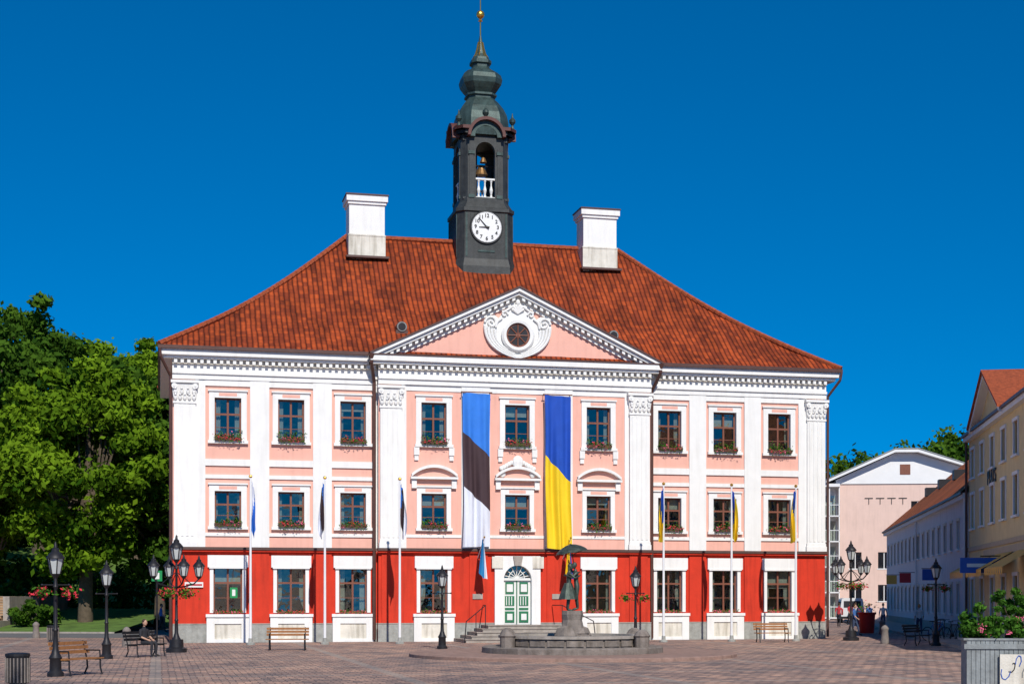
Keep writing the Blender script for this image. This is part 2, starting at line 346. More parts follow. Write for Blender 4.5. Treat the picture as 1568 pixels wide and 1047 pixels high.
for xc in(-4.15,0,4.15):
    for sx in(-1,1):
        trim.box(xc+sx*.86-.13,xc+sx*.86+.13,CT-.14,CT,9.0,9.38,'white'); trim.box(xc+sx*.86-.1,xc+sx*.86+.1,CT-.09,CT,8.75,9.0,'white')
        trim.box(xc+sx*.98-.12,xc+sx*.98+.12,CT-.16,CT,7.4,7.85,'white')
    n=12; R=1.62; half=1.12; zc=7.95-math.sqrt(R*R-half*half)
    outer=[]; inner=[]
    for i in range(n+1):
        x=-half+2*half*i/n; outer.append((xc+x,zc+math.sqrt(R*R-x*x)+.14)); inner.append((xc+x,zc+math.sqrt(R*R-x*x)))
    trim.ext(outer+inner[::-1],CT-.30,CT,'white')
    trim.box(xc-half-.04,xc+half+.04,CT-.28,CT,7.84,7.95,'white')
    trim.ext([(xc-half,7.95)]+inner[1:-1]+[(xc+half,7.95)],CT-.05,CT,'pink')
    if xc==0:
        trim.sph((0,CT-.16,8.75),(.28,.12,.32),'white')
        for sx in(-1,1):
            for j in range(5): trim.sph((sx*(.3+.13*j),CT-.1,8.72-.07*j),(.12,.09,.11),'white',8,5)
            trim.sph((sx*.75,CT-.1,8.15),(.16,.1,.16),'white',8,5)
for gi,(xc,t) in enumerate([(s*w,0) for s in(-1,1) for w in wx]+[(-4.15,CT),(4.15,CT)]):
    hw=GW[2]
    trim.box(xc-hw-.17,xc-hw,t-.06,t+.05,GW[0],GW[1],'white'); trim.box(xc+hw,xc+hw+.17,t-.06,t+.05,GW[0],GW[1],'white')
    trim.box(xc-hw-.27,xc+hw+.27,t-.12,t+.05,GW[1],4.12,'white'); trim.box(xc-hw-.2,xc+hw+.2,t-.14,t,GW[1]-.06,GW[1]+.04,'white')
    trim.box(xc-hw-.36,xc+hw+.36,t-.22,t+.15,GW[0]-.2,GW[0]-.06,'white')
    trim.box(xc-hw-.32,xc-hw+.05,t-.16,t,0,GW[0]-.2,'white'); trim.box(xc+hw-.05,xc+hw+.32,t-.16,t,0,GW[0]-.2,'white')
    trim.box(xc-hw+.05,xc+hw-.05,t-.15,t,.88,GW[0]-.2,'white'); trim.box(xc-hw+.05,xc+hw-.05,t-.15,t,0,.16,'white')
    trim.box(xc-hw+.05,xc+hw-.05,t-.09,t,.16,.88,'chim')
    sash(xc,hw,GW[0],GW[1],t,.66,(.3,.6,.9,.6,.3,.72,.6,.3)[gi])
    for i in range(6):
        x=xc-.55+.22*i; fl_l.leaves((x,t-.1,GW[0]+.04),(.16,.08,.10),14,.05,'leafC'); flf.leaves((x,t-.14,GW[0]+.05),(.14,.08,.09),7,.045,random.choice(['flower_p','flower_r']))
def plinth(a,b,t): 
    if b-a>.05: trim.box(a,b,t-.08,t,0,.85,'plinth'); trim.box(a,b,t-.10,t,.85,.90,'stone')
xsW=[-16.5,-14.95,-12.95,-11.98,-9.98,-9.02,-7.02,-6.86]
for i in range(0,8,2): plinth(xsW[i],xsW[i+1],0); plinth(-xsW[i+1],-xsW[i],0)
for a,b in((-6.88,-5.15),(-3.15,-1.15),(1.15,3.15),(5.15,6.88)): plinth(a,b,CT)
for a,b,t in((-16.55,-6.9,0),(6.9,16.55,0),(-6.9,6.9,CT)):
    trim.box(a,b,t-.20,t+.02,4.28,4.37,'red'); trim.box(a,b,t-.26,t+.02,4.37,4.5,'belt')
def pil(x0,x1,t):
    trim.box(x0,x1,t-.16,t,4.5,11.3,'white'); trim.box(x0-.06,x1+.06,t-.22,t,4.5,4.75,'white'); trim.box(x0-.03,x1+.03,t-.19,t,4.75,4.9,'white')
    for i in range(4):
        xx=x0+.16+(x1-x0-.32)*i/3
        trim.box(xx-.05,xx+.05,t-.185,t-.15,5.0,11.15,'white')
    trim.box(x0-.04,x1+.04,t-.2,t,11.22,11.32,'white')
    w=(x1-x0)/2;xc=(x0+x1)/2
    trim.loft([[(xc-w,t-.15,11.32),(xc+w,t-.15,11.32),(xc+w,t,11.32),(xc-w,t,11.32)],[(xc-w-.1,t-.26,12.15),(xc+w+.1,t-.26,12.15),(xc+w+.1,t,12.15),(xc-w-.1,t,12.15)]],'white')
    for row,(z,nn) in enumerate(((11.5,5),(11.78,4))):
        for i in range(nn):
            xx=xc-w*.85+1.7*w*i/(nn-1); trim.sph((xx,t-.2-.04*row,z),(.09,.07,.15),'white',8,5); trim.sph((xx,t-.28-.04*row,z+.12),(.06,.05,.05),'white',6,4)
    for sx in(-1,1):
        trim.cyl((xc+sx*(w-.02),t-.34,12.02),(xc+sx*(w-.02),t-.05,12.02),.13,.13,12,'white'); trim.cyl((xc+sx*(w-.02),t-.37,12.02),(xc+sx*(w-.02),t-.33,12.02),.05,.05,8,'white')
    trim.box(xc-w-.14,xc+w+.14,t-.34,t,12.17,12.3,'white')
pil(-16.45,-15.45,0); pil(15.45,16.45,0); pil(-6.78,-5.74,CT); pil(5.74,6.78,CT)
def entab(a,b,t):
    trim.box(a,b,t-.14,t+.02,12.38,12.62,'white'); trim.box(a,b,t-.22,t+.02,12.62,12.74,'white')
    trim.box(a,b,t-.10,t+.02,12.74,13.08,'white')
    trim.box(a-.0,b+.0,t-.2,t+.02,13.08,13.3,'chim')
    n=int((b-a)/.3)
    for i in range(n):
        x=a+(b-a)*(i+.5)/n; trim.box(x-.075,x+.075,t-.36,t-.19,13.1,13.28,'white')
for a,b,t in((-16.52,-6.87,0),(6.87,16.52,0),(-6.87,6.87,CT)): entab(a,b,t)
trim.box(-16.9,-7.3,-.42,.02,13.3,13.44,'white'); trim.box(7.3,16.9,-.42,.02,13.3,13.44,'white')
trim.box(-17.05,-7.35,-.58,.02,13.44,13.76,'white'); trim.box(7.35,17.05,-.58,.02,13.44,13.76,'white')
trim.box(-7.2,7.2,CT-.42,CT+.1,13.3,13.44,'white'); trim.box(-7.3,7.3,CT-.56,CT+.1,13.44,13.70,'white'); trim.box(-7.34,7.34,CT-.6,CT+.1,13.70,13.76,'gutter')
for sx in(-1,1):
    a,b=sorted((sx*16.52,sx*17.05)); trim.box(a,b,.02,14.5,13.3,13.76,'white')
    a,b=sorted((sx*7.36,sx*17.16)); trim.box(a,b,-.72,-.58,13.70,13.86,'gutter')
    a,b=sorted((sx*17.05,sx*17.18)); trim.box(a,b,-.6,14.6,13.72,13.86,'gutter')
trim.box(-16.52,16.52,-.2,14.2,13.32,13.6,'interior')
AP=17.2; BX=7.3; BZ=13.76
sl=(AP-BZ)/BX
trim.ext([(-BX+.9,BZ),(BX-.9,BZ),(0,AP-.45)],CT,CT+.2,'pink')
for sx in(-1,1):
    def P(x,off): return (sx*x,AP-sl*x+off)
    trim.ext([P(0,-.16),P(BX,-.16),P(BX,0),P(0,0)],CT-.56,CT+.3,'white')
    trim.ext([P(0,-.32),P(BX-.25,-.32),P(BX-.05,-.165),P(0,-.165)],CT-.42,CT+.3,'white')
    trim.ext([P(0,-.66),P(BX-1.0,-.66),P(BX-.5,-.42),P(0,-.42)],CT-.10,CT+.3,'white')
    trim.ext([P(0,-.5),P(BX-.7,-.5),P(BX-.3,-.325),P(0,-.325)],CT-.2,CT+.3,'chim')
    for i in range(22):
        x=.25+i*.3; trim.ext([P(x-.075,-.49),P(x+.075,-.49),P(x+.075,-.325),P(x-.075,-.325)],CT-.36,CT-.19,'white')
    trim.ext([P(0,.002),P(BX+.03,.002),P(BX+.03,.09),P(0,.09)],CT-.62,CT-.3,'gutter')
oz=14.95
def T_y(c): return Matrix.Translation(c)@Matrix.Rotation(PI/2,4,'X')
prof=[(0,1.45),(.30,1.42),(.50,1.18),(.72,1.10),(.95,.80),(1.15,.95),(1.45,.92),(1.68,.68),(1.72,.35),(1.62,-.05),(1.45,-.42),(1.15,-.72),(.85,-.86),(.50,-1.02),(.25,-1.16),(0,-1.2)]
pts=[(x,oz+z) for x,z in prof]+[(-x,oz+z) for x,z in prof[-2:0:-1]]
trim.ext(pts,CT-.10,CT,'white')
def bez(a,b,c,d,n=9):
    r=[]
    for i in range(n+1):
        t=i/n; u=1-t; r.append((u**3*a[0]+3*u*u*t*b[0]+3*u*t*t*c[0]+t**3*d[0],u**3*a[1]+3*u*u*t*b[1]+3*u*t*t*c[1]+t**3*d[1]))
    return r
for sx in(-1,1):
    for k_ in range(4):
        P_=bez((1.63-.17*k_,.42-.06*k_),(1.66-.15*k_,-.25),(1.25-.12*k_,-.85+.07*k_),(.10+.02*k_,-1.10+.10*k_))
        for i,(a,b) in enumerate(zip(P_[:-1],P_[1:])):
            r=.085*(1-.45*i/9); trim.cyl((sx*a[0],CT-.13,oz+a[1]),(sx*b[0],CT-.13,oz+b[1]),r,r*.95,7,'white')
    def spiral(cx_,cz_,R0,turn,r0,st,dr=1):
        pp=[]
        for i in range(turn): a=st+dr*i*.45; R_=R0*(1-i/(turn+2)); pp.append((sx*(cx_+R_*math.cos(a)),CT-.15,oz+cz_+R_*math.sin(a)))
        trim.tube(pp,r0,7,'white')
    spiral(1.33,.58,.32,22,.065,0); spiral(.66,1.0,.17,16,.05,PI,-1)
    trim.tube([(sx*x,CT-.15,oz+z) for x,z in bez((.05,1.45),(.35,1.5),(.45,1.15),(.8,1.12),6)],.06,7,'white')
    trim.tube([(sx*x,CT-.15,oz+z) for x,z in bez((.80,.82),(.95,.65),(1.05,.75),(1.1,.35),6)],.06,7,'white')
for i in range(7):
    a=math.radians(30+20*i); trim.cyl((0,CT-.15,oz+1.05),(.30*math.cos(a),CT-.17,oz+1.05+.42*math.sin(a)),.03,.075,7,'white'); trim.sph((.30*math.cos(a),CT-.17,oz+1.05+.42*math.sin(a)),(.07,.06,.07),'white',7,4)
trim.sph((0,CT-.18,oz+1.60),(.12,.1,.16),'white',8,5); trim.sph((0,CT-.16,oz-1.08),(.2,.1,.14),'white',8,5)
trim.T=T_y((0,CT-.12,oz)); 
prf=[(.60,0),(.82,0),(.84,.08),(.74,.16),(.60,.14)]
n=32
for (r0,h0),(r1,h1) in zip(prf,prf[1:]+prf[:1]):
    vs=[];fs=[]
    for i in range(n):
        a=2*PI*i/n; vs+=[(r0*math.cos(a),r0*math.sin(a),h0),(r1*math.cos(a),r1*math.sin(a),h1)]
    for i in range(n): j=(i+1)%n; fs.append((2*i,2*j,2*j+1,2*i+1))
    trim.add(vs,fs,'white')
trim.cyl((0,0,-.02),(0,0,.03),.61,.61,32,'brown'); trim.cyl((0,0,.03),(0,0,.04),.5,.5,32,'interior')
trim.cyl((0,0,.04),(0,0,.07),.12,.12,12,'brown')
for i in range(8):
    a=PI*i/8*2; trim.cyl((0,0,.055),(.52*math.cos(a),.52*math.sin(a),.055),.03,.03,6,'brown')
trim.T=Matrix.Identity(4)
for sx in(-1,1):
    trim.tube([(sx*7.25,-.95,13.7),(sx*7.25,-.9,13.3),(sx*7.02,-.2,12.5),(sx*7.02,-.2,.1)],.085,8,'gutter'); trim.cyl((sx*7.25,-.95,13.75),(sx*7.25,-.95,13.5),.17,.08,10,'gutter')
    trim.tube([(sx*17.1,-.7,13.7),(sx*17.05,-.65,13.3),(sx*16.6,-.12,12.5),(sx*16.6,-.12,.1)],.07,8,'gutter')
# door
arch_panel(trim,1.15,0.8,4.15,.70,.8,3.0,CT-.14,CT+.3,'white')
trim.box(-1.3,-.75,CT-.2,CT-.13,3.55,4.12,'chim'); trim.box(.75,1.3,CT-.2,CT-.13,3.55,4.12,'chim'); trim.ext([(-.16,3.68),(.16,3.68),(.24,4.14),(-.24,4.14)],CT-.24,CT-.1,'stone')
trim.box(-.7,.7,CT+.12,CT+.2,.8,3.0,'dwhite')
for sx in(-1,1):
    xa,xb=sorted((sx*.05,sx*.66))
    for z0,z1 in((.9,1.45),(1.52,1.62),(1.72,2.2)): trim.box(xa+.07,xb-.07,CT+.09,CT+.12,z0,z1,'green')
    trim.box(xa+.09,xb-.09,CT+.09,CT+.12,2.3,2.88,'green'); 
    trim.box(xa+.17,xb-.17,CT+.06,CT+.09,1.02,1.33,'dwhite'); trim.box(xa+.15,xb-.15,CT+.06,CT+.09,2.4,2.78,'dwhite')
    for i in range(3):
        trim.box(xa+.12+.13*i,xa+.16+.13*i,CT+.06,CT+.09,1.75,2.17,'dwhite')
trim.box(-.02,.02,CT+.05,CT+.12,.85,2.95,'green'); trim.box(-.72,.72,CT+.02,CT+.14,2.96,3.08,'dwhite')
glass.add([(-.7,CT+.16,3.0),(.7,CT+.16,3.0),(.7,CT+.16,3.7),(-.7,CT+.16,3.7)],[(0,1,2,3)],'glass')
for i in range(7):
    a=PI*(i+.5)/7; trim.cyl((0,CT+.1,3.08),(.68*math.cos(a),CT+.1,3.05+.68*math.sin(a)),.022,.022,6,'dwhite')
for i in range(12):
    a0=PI*i/12;a1=PI*(i+1)/12; trim.cyl((.4*math.cos(a0),CT+.1,3.05+.4*math.sin(a0)),(.4*math.cos(a1),CT+.1,3.05+.4*math.sin(a1)),.022,.022,6,'dwhite')
for i in range(5):
    z1=.8-.16*i; e=.34*i
    trim.box(-1.8-e,1.8+e,-2.1-e,CT-.11,z1-.16,z1-.03,'stone'); trim.box(-1.84-e,1.84+e,-2.14-e,CT-.105,z1-.03,z1,'stone')
for sx in(-1,1):
    trim.tube([(sx*1.75,-.6,1.75),(sx*1.9,-1.9,1.75),(sx*3.1,-3.2,1.0),(sx*3.2,-3.3,.0)],.025,6,'iron')
    for x,y,zb,zt in((1.9,-1.9,.6,1.75),(2.5,-2.55,.35,1.38)): trim.cyl((sx*x,y,zb),(sx*x,y,zt),.02,.02,6,'iron')
    trim.box(sx*2.0-.25,sx*2.0+.25,CT-.12,CT-.07,2.05,2.3,'stone')
trim.box(-15.95,-15.1,-.09,-.05,2.6,2.85,'dwhite'); trim.box(-15.9,-15.15,-.1,-.09,2.68,2.76,'redcl')
trim.box(-13.85,-13.5,.12,.14,2.1,2.6,'signgreen'); trim.box(-13.75,-13.6,.11,.12,2.2,2.5,'dwhite')
walls.build('walls',TH); trim.build('trim_and_ornament',TH); win.build('window_sashes',TH); glass.build('window_panes',TH,recalc=False)
fl.build('flower_boxes',TH); fl_l.build('window_box_leaves',TH,recalc=False,shade=True); flf.build('window_box_flowers',TH,recalc=False)
# roof
def Hh(p): return p-.07*math.sin(PI*p)
def build_roof():
    K=14; v=[];f=[];uv=[]
    Z0=13.86; RI=7.25
    def pt(side,p,s):
        ix=9.65*p; iy=7.6*p; z=Z0+RI*Hh(p)
        xa,xb=-17.12+ix,17.12-ix; ya,yb=-.62+iy,14.62-iy
        return {0:(xa+(xb-xa)*s,ya,z),1:(xb,ya+(yb-ya)*s,z),2:(xb-(xb-xa)*s,yb,z),3:(xa,yb-(yb-ya)*s,z)}[side]
    for side in range(4):
        for k in range(K):
            p0,p1=k/K,(k+1)/K; S=30
            for j in range(S):
                q=[pt(side,p0,j/S),pt(side,p0,(j+1)/S),pt(side,p1,(j+1)/S),pt(side,p1,j/S)]
                o=len(v); v+=q; f.append((o,o+1,o+2,o+3))
                for P_,pp in zip(q,(p0,p0,p1,p1)):
                    uv.append(((P_[0] if side in(0,2) else P_[1]),pp*10.4))
    v=[(x,y,z+.05*math.sin(x*1.1+y)+.05*math.sin(x*.43-y*1.7) if z>14 else z) for x,y,z in v]
    for sx in(-1,1):
        o=len(v); v+=[(0,CT-.6,AP+.10),(sx*7.35,CT-.6,AP+.10-sl*7.35),(sx*7.35,4.6,AP+.10-sl*7.35),(0,4.6,AP+.10)]; f.append((o,o+1,o+2,o+3)); uv.extend([(0,8),(0,0),(5,0),(5,8)])
    me=bpy.data.meshes.new('roof'); me.from_pydata(v,[],f); ul=me.uv_layers.new(name='UVMap')
    ul.data.foreach_set('uv',[c for u in uv for c in u]); me.materials.append(M['tile'])
    bm=bmesh.new(); bm.from_mesh(me); bmesh.ops.remove_doubles(bm,verts=bm.verts,dist=.003); bmesh.ops.recalc_face_normals(bm,faces=bm.faces); bm.to_mesh(me); bm.free()
    me.polygons.foreach_set('use_smooth',[True]*len(me.polygons)); me.set_sharp_from_angle(angle=math.radians(30))
    ob=bpy.data.objects.new('roof',me); scene.collection.objects.link(ob); ob.parent=TH
build_roof()
rt=MB()
def rz(p): return 13.86+7.25*Hh(p)
for sx in(-1,1):
    for sy in(0,1):
        K=40
        for k in range(K):
            p0,p1=k/K,(k+1)/K
            ya=-.62+7.6*p0; yb=-.62+7.6*p1
            if sy: ya=14-ya; yb=14-yb
            rt.cyl((sx*(17.12-9.65*p0),ya,rz(p0)+.03),(sx*(17.12-9.65*p1),yb,rz(p1)+.05),.15,.12,7,'ridge')
for k in range(44):
    x=-7.5+15*k/44; rt.cyl((x,6.98,rz(1)+.02),(x+.36,6.98,rz(1)+.05),.15,.13,7,'ridge')
for xx,p in((-5.5,.22),(5.35,.22)):
    y=-.62+7.6*p; z=rz(p)
    rt.cyl((xx,y+.7,z+.28),(xx,y-.15,z+.28),.27,.27,16,'gutter'); rt.cyl((xx,y-.16,z+.28),(xx,y-.20,z+.28),.24,.24,16,'greyslat'); rt.cyl((xx,y-.20,z+.28),(xx,y-.215,z+.28),.19,.19,14,'interior')
    rt.box(xx-.3,xx+.3,y-.15,y+.6,z-.15,z+.12,'gutter')
rt.build('roof_ridges_and_vents',TH,smooth=True)
for nm,xc in(('left',-6.55),('right',6.1)):
    c=MB(); c.box(xc-.97,xc+.97,5.85,7.3,19.3,21.0,'chim'); c.box(xc-.93,xc+.93,5.9,7.25,21.0,22.65,'white')
    c.box(xc-.99,xc+.99,5.83,7.32,20.95,21.03,'chim')
    c.box(xc-1.0,xc+1.0,5.82,7.33,22.6,22.75,'white'); c.box(xc-1.08,xc+1.08,5.74,7.41,22.75,23.05,'white'); c.box(xc-1.12,xc+1.12,5.70,7.45,23.05,23.12,'gutter')
    c.box(xc-1.12,xc+1.12,5.5,7.0,19.75,19.86,'gutter')
    c.build('chimney_'+nm,TH)
tw=MB(); cx,cy=-.27,7.0
def ring(a,c,z): return [(cx+x,cy+y,z) for x,y in((-(a-c),-a),(a-c,-a),(a,-(a-c)),(a,a-c),(a-c,a),(-(a-c),a),(-a,a-c),(-a,-(a-c)))]
tw.loft([ring(*r) for r in((1.70,.38,18),(1.62,.36,19.6),(1.53,.35,20.0),(1.5,.35,22.45),(1.58,.37,22.5),(1.58,.37,22.68),(1.50,.37,22.72),(1.32,.33,23.05),(1.32,.33,23.25))],'tower')
for k in range(4):
    tw.T=Matrix.Translation((cx,cy,0))@Matrix.Rotation(k*PI/2,4,'Z')
    arch_panel(tw,.95,23.25,26.5,.52,23.3,25.72,-1.28,-1.02,'tower')
    tw.extz([(.95,-1.28),(1.28,-.95),(1.02,-.95),(.95,-1.02)],23.25,26.5,'tower')
    for sx in(-1,1):
        tw.box(sx*.76-.12,sx*.76+.12,-1.33,-1.27,23.3,25.9,'tower'); tw.box(sx*.76-.17,sx*.76+.17,-1.38,-1.27,25.55,25.72,'copper')
        tw.box(sx*.76-.16,sx*.76+.16,-1.36,-1.27,23.25,23.42,'copper')
    for i in range(11):
        x=-1.05+.21*i; tw.box(x-.012,x+.012,-1.525,-1.49,20.05,22.42,'tower')
    tw.box(-1.12,-1.02,-1.54,-1.49,20.1,22.4,'copper'); tw.box(1.02,1.12,-1.54,-1.49,20.1,22.4,'copper')
    tw.box(-.45,.45,-1.56,-1.49,20.35,20.45,'copper')
    for x in(-.34,0,.34):
        tw.lathe([(.07,0),(.07,.08),(.04,.14),(.095,.38),(.04,.62),(.04,.78),(.07,.86),(.07,.92)],10,(x,-1.15,23.32),'dwhite')
    tw.box(-.52,.52,-1.24,-1.06,24.24,24.33,'dwhite'); tw.box(-.52,.52,-1.24,-1.06,23.26,23.34,'dwhite')
    n=14
    for r0,r1,y0,kk in((.86,1.02,-1.72,'towred'),(.60,.87,-1.5,'copper')):
        for i in range(n):
            a0=PI*i/n;a1=PI*(i+1)/n
            tw.ext([(r0*math.cos(a0),26.45+r0*math.sin(a0)),(r1*math.cos(a0),26.45+r1*math.sin(a0)),(r1*math.cos(a1),26.45+r1*math.sin(a1)),(r0*math.cos(a1),26.45+r0*math.sin(a1))],y0,-.9,kk)
for s4 in range(4):
    tw.T=Matrix.Translation((cx,cy,0))@Matrix.Rotation(s4*PI/2,4,'Z')
    for a,zz0,zz1,kk in((1.38,26.45,26.6,'tower'),(1.52,26.6,26.8,'tower'),(1.68,26.8,26.97,'towred')):
        for sx in(-1,1):
            q=[(sx*.9,-a),(sx*(a-.4),-a),(sx*a,-(a-.4)),(sx*(a-.3),-(a-.75)),(sx*.9,-.9)]
            tw.extz(q,zz0,zz1,kk)
tw.T=Matrix.Identity(4)
tw.loft([ring(a,a*.42,z) for a,z in((1.45,26.6),(1.5,26.97),(1.38,27.15),(1.36,27.5),(1.28,27.9),(1.12,28.25),(.88,28.6),(.70,28.8),(.70,28.9),(.80,28.95),(.80,29.05),(.70,29.1),(.86,29.3),(1.02,29.55),(1.07,29.8),(1.0,30.05),(.80,30.25),(.55,30.4),(.44,30.55),(.44,30.7),(.54,30.74),(.54,30.9),(.44,30.95),(.40,31.1))],'copper')
tw.lathe([(.42,31.08),(.27,31.3),(.19,31.6),(.12,31.95),(.05,32.3)],8,(cx,cy,0),'copper',PI/8)
for i in range(8):
    a=PI/8+2*PI*i/8
    tw.tube([(cx+r*math.cos(a),cy+r*math.sin(a),z) for r,z in((.44,31.08),(.29,31.3),(.2,31.6),(.13,31.95))],.03,5,'gold')
tw.cyl((cx,cy,32.2),(cx,cy,36),.035,.02,8,'gold'); tw.sph((cx,cy,33.45),.22,'gold',16,10); tw.cyl((cx,cy,33.1),(cx,cy,33.22),.12,.05,10,'gold')
for sx,sy in((-1,-1),(1,-1),(1,1),(-1,1)):
    tw.lathe([(.12,0),(.08,.12),(.05,.2),(.17,.36),(.18,.48),(.06,.62),(.02,.85)],10,(cx+sx*1.45,cy+sy*1.35,26.97),'copper')
tw.lathe([(.12,0),(.06,.12),(.17,.3),(.16,.42),(.05,.55),(.02,.75)],10,(cx,cy-1.35,27.45),'copper')
tw.box(cx-1.2,cx+1.2,cy-1.2,cy+1.2,23.2,23.3,'tower'); tw.box(cx-1.2,cx+1.2,cy-1.2,cy+1.2,26.3,26.6,'tower')
tw.lathe([(.36,0),(.31,.1),(.21,.33),(.18,.45),(.1,.52)],14,(cx,cy-.2,24.75),'bell'); tw.lathe([(.2,0),(.16,.1),(.10,.25),(.05,.3)],12,(cx+.05,cy-.5,25.35),'bell')
tw.cyl((cx-1,cy-.2,25.25),(cx+1,cy-.2,25.25),.06,.06,6,'iron'); tw.cyl((cx-.25,cy-.1,23.3),(cx-.25,cy-.1,26.3),.05,.05,6,'iron')
tw.T=Matrix.Translation((cx,cy-1.53,21.65))@Matrix.Rotation(PI/2,4,'X')
tw.cyl((0,0,0),(0,0,.07),.90,.88,40,'black'); tw.cyl((0,0,.07),(0,0,.09),.80,.80,40,'clock')
for i in range(60):
    a=2*PI*i/60; r=.745 if i%5==0 else .765
    tw.cyl((r*math.cos(a),r*math.sin(a),.095),(.785*math.cos(a),.785*math.sin(a),.095),.010,.010,4,'black')
def hand(ang,L_,w):
    a=math.radians(90-ang); tw.cyl((-.14*math.cos(a),-.14*math.sin(a),.12),(L_*math.cos(a),L_*math.sin(a),.12),w,w*.4,6,'black')
hand(268,.42,.045); hand(318,.66,.035); tw.cyl((0,0,.09),(0,0,.14),.06,.06,10,'black')
tw.T=Matrix.Identity(4)
tw.build('tower',TH)
for h in range(1,13):
    c=bpy.data.curves.new('numeral_%d'%h,'FONT'); c.body=str(h); c.size=.27; c.align_x='CENTER'; c.align_y='CENTER'; c.extrude=.004; c.offset=.006; c.materials.append(M['black'])
    o=bpy.data.objects.new('clock_numeral_%d'%h,c); scene.collection.objects.link(o); o.parent=TH
    a=math.radians(90-30*h); o.location=(cx+.60*math.cos(a),cy-1.635,21.65+.60*math.sin(a)); o.rotation_euler=(PI/2,0,0)
def banner(name,xc,w,levels,mats,seed):
    nx=28; R=random.Random(seed); v=[];f=[];mi=[]
    ph=R.uniform(0,6); per=14; rows=[]
    for b in range(len(levels)-1):
        for k in range(per): rows.append((b,k/per))
    rows.append((len(levels)-2,1.0))
    for ri,(b,t) in enumerate(rows):
        tt=ri/(len(rows)-1)
        for i in range(nx+1):
            u=i/nx; za=levels[b][0]+(levels[b][1]-levels[b][0])*u; zb=levels[b+1][0]+(levels[b+1][1]-levels[b+1][0])*u
            z=za+(zb-za)*t
            y=CT-.34-.12*tt+ (.05+.10*tt)*math.sin(u*12+ph+1.4*tt)+(.01+.07*tt)*math.sin(u*21+z*.5+ph)+.05*math.sin(u*5+z*.8)*tt
            x=xc+w*(u-.5)*(1-.05*math.sin(PI*tt))+.04*math.sin(z*.9+ph)*tt
            v.append((x,y,z))
    for r in range(len(rows)-1):
        for i in range(nx): f.append((r*(nx+1)+i,r*(nx+1)+i+1,(r+1)*(nx+1)+i+1,(r+1)*(nx+1)+i)); mi.append(rows[r][0])
    root=empty(name,(.15,75.2,0),13.1)
    me=bpy.data.meshes.new('cloth'); me.from_pydata(v,[],f)
    for k in mats: me.materials.append(M[k])
    me.polygons.foreach_set('material_index',mi); me.polygons.foreach_set('use_smooth',[True]*len(f))
    o=bpy.data.objects.new('cloth',me); scene.collection.objects.link(o); o.parent=root
    b=MB(); b.cyl((xc-w/2-.08,CT-.34,12.08),(xc+w/2+.08,CT-.34,12.08),.03,.03,8,'brown'); b.box(xc-w/2-.02,xc-w/2+.02,CT-.34,CT,12.06,12.1,'iron'); b.box(xc+w/2-.02,xc+w/2+.02,CT-.34,CT,12.06,12.1,'iron'); b.build('rod',root)
banner('tricolour_banner_flag',-2.1,1.38,[(12.05,12.0),(10.15,8.95),(7.5,6.3),(4.55,4.6)],['eblue','eblack','ewhite'],3)
banner('blue_yellow_banner_flag',1.97,1.33,[(12.05,12.0),(9.1,7.8),(4.55,4.4)],['ublue','uyel'],5)
def flagpole(x,kind,i):
    p=empty('flagpole',(.15,75.2,0),13.1)
    m=MB(); m.cyl((x,-4,0),(x,-4,7.5),.065,.04,12,'pole'); m.sph((x,-4,7.55),.08,'gold',10,6); m.lathe([(.2,0),(.2,.08),(.1,.12),(.09,.3)],12,(x,-4,0),'plinth')
    cols={'e':['eblue','eblack','ewhite'],'u':['ublue','uyel'],'t':['tblue','ewhite'],'w':['ewhite','eblue']}[kind]
    n=12; rows=26; v=[];f=[];mi=[]
    dirn=(-1 if i%2 else 1)
    for r in range(rows+1):
        t=r/rows
        for k in range(n+1):
            u=k/n; wd=.07+.22*math.sin(min(1,t*1.2)*PI*.55)*(1 if i%3 else .7)
            z=7.35-t*(2.0+.6*math.sin(u*PI*.9)) -.35*u*(1-t)
            v.append((x+dirn*(.05+wd*u*(1-.25*t)+.04*math.sin(9*u+4*t+i)),-4+.12*math.sin(u*13+i+2*t)*(.4+t),z))
    for r in range(rows):
        for k in range(n):
            f.append((r*(n+1)+k,r*(n+1)+k+1,(r+1)*(n+1)+k+1,(r+1)*(n+1)+k)); q=(k/n*.55+r/rows*.62); mi.append(min(len(cols)-1,int(q*len(cols))))
    for ff,c in zip(f,mi): m.add([v[a] for a in ff],[(0,1,2,3)],cols[c])
    m.build('pole_and_flag',p)
for i,(x,k) in enumerate(((-13.13,'w'),(-9.8,'e'),(-6.37,'e'),(6.35,'u'),(9.8,'u'),(13.13,'u'))): flagpole(x,k,i)
for x,k in((-2.0,'tblue'),(2.3,'uyel')):
    p=empty('wall_flag',(.15,75.2,0),13.1); m=MB(); m.cyl((x,CT,4.0),(x+.1,CT-1.2,5.0),.025,.02,8,'pole'); m.sph((x+.1,CT-1.2,5.02),.05,'gold',8,5)
    for j in range(8):
        for r in range(10):
            def q(a,b): return (x+.1-.02+ (a/8-.5)*.35*(.4+b/10),CT-1.15+.1*math.sin(a*1.9)+a*.03,4.9-b*.17-abs(a-4)*-.03-.3*(a/8))
            m.add([q(j,r),q(j+1,r),q(j+1,r+1),q(j,r+1)],[(0,1,2,3)],k if j<5 else ('ewhite' if k=='tblue' else 'ublue'))
    m.build('staff_and_flag',p)

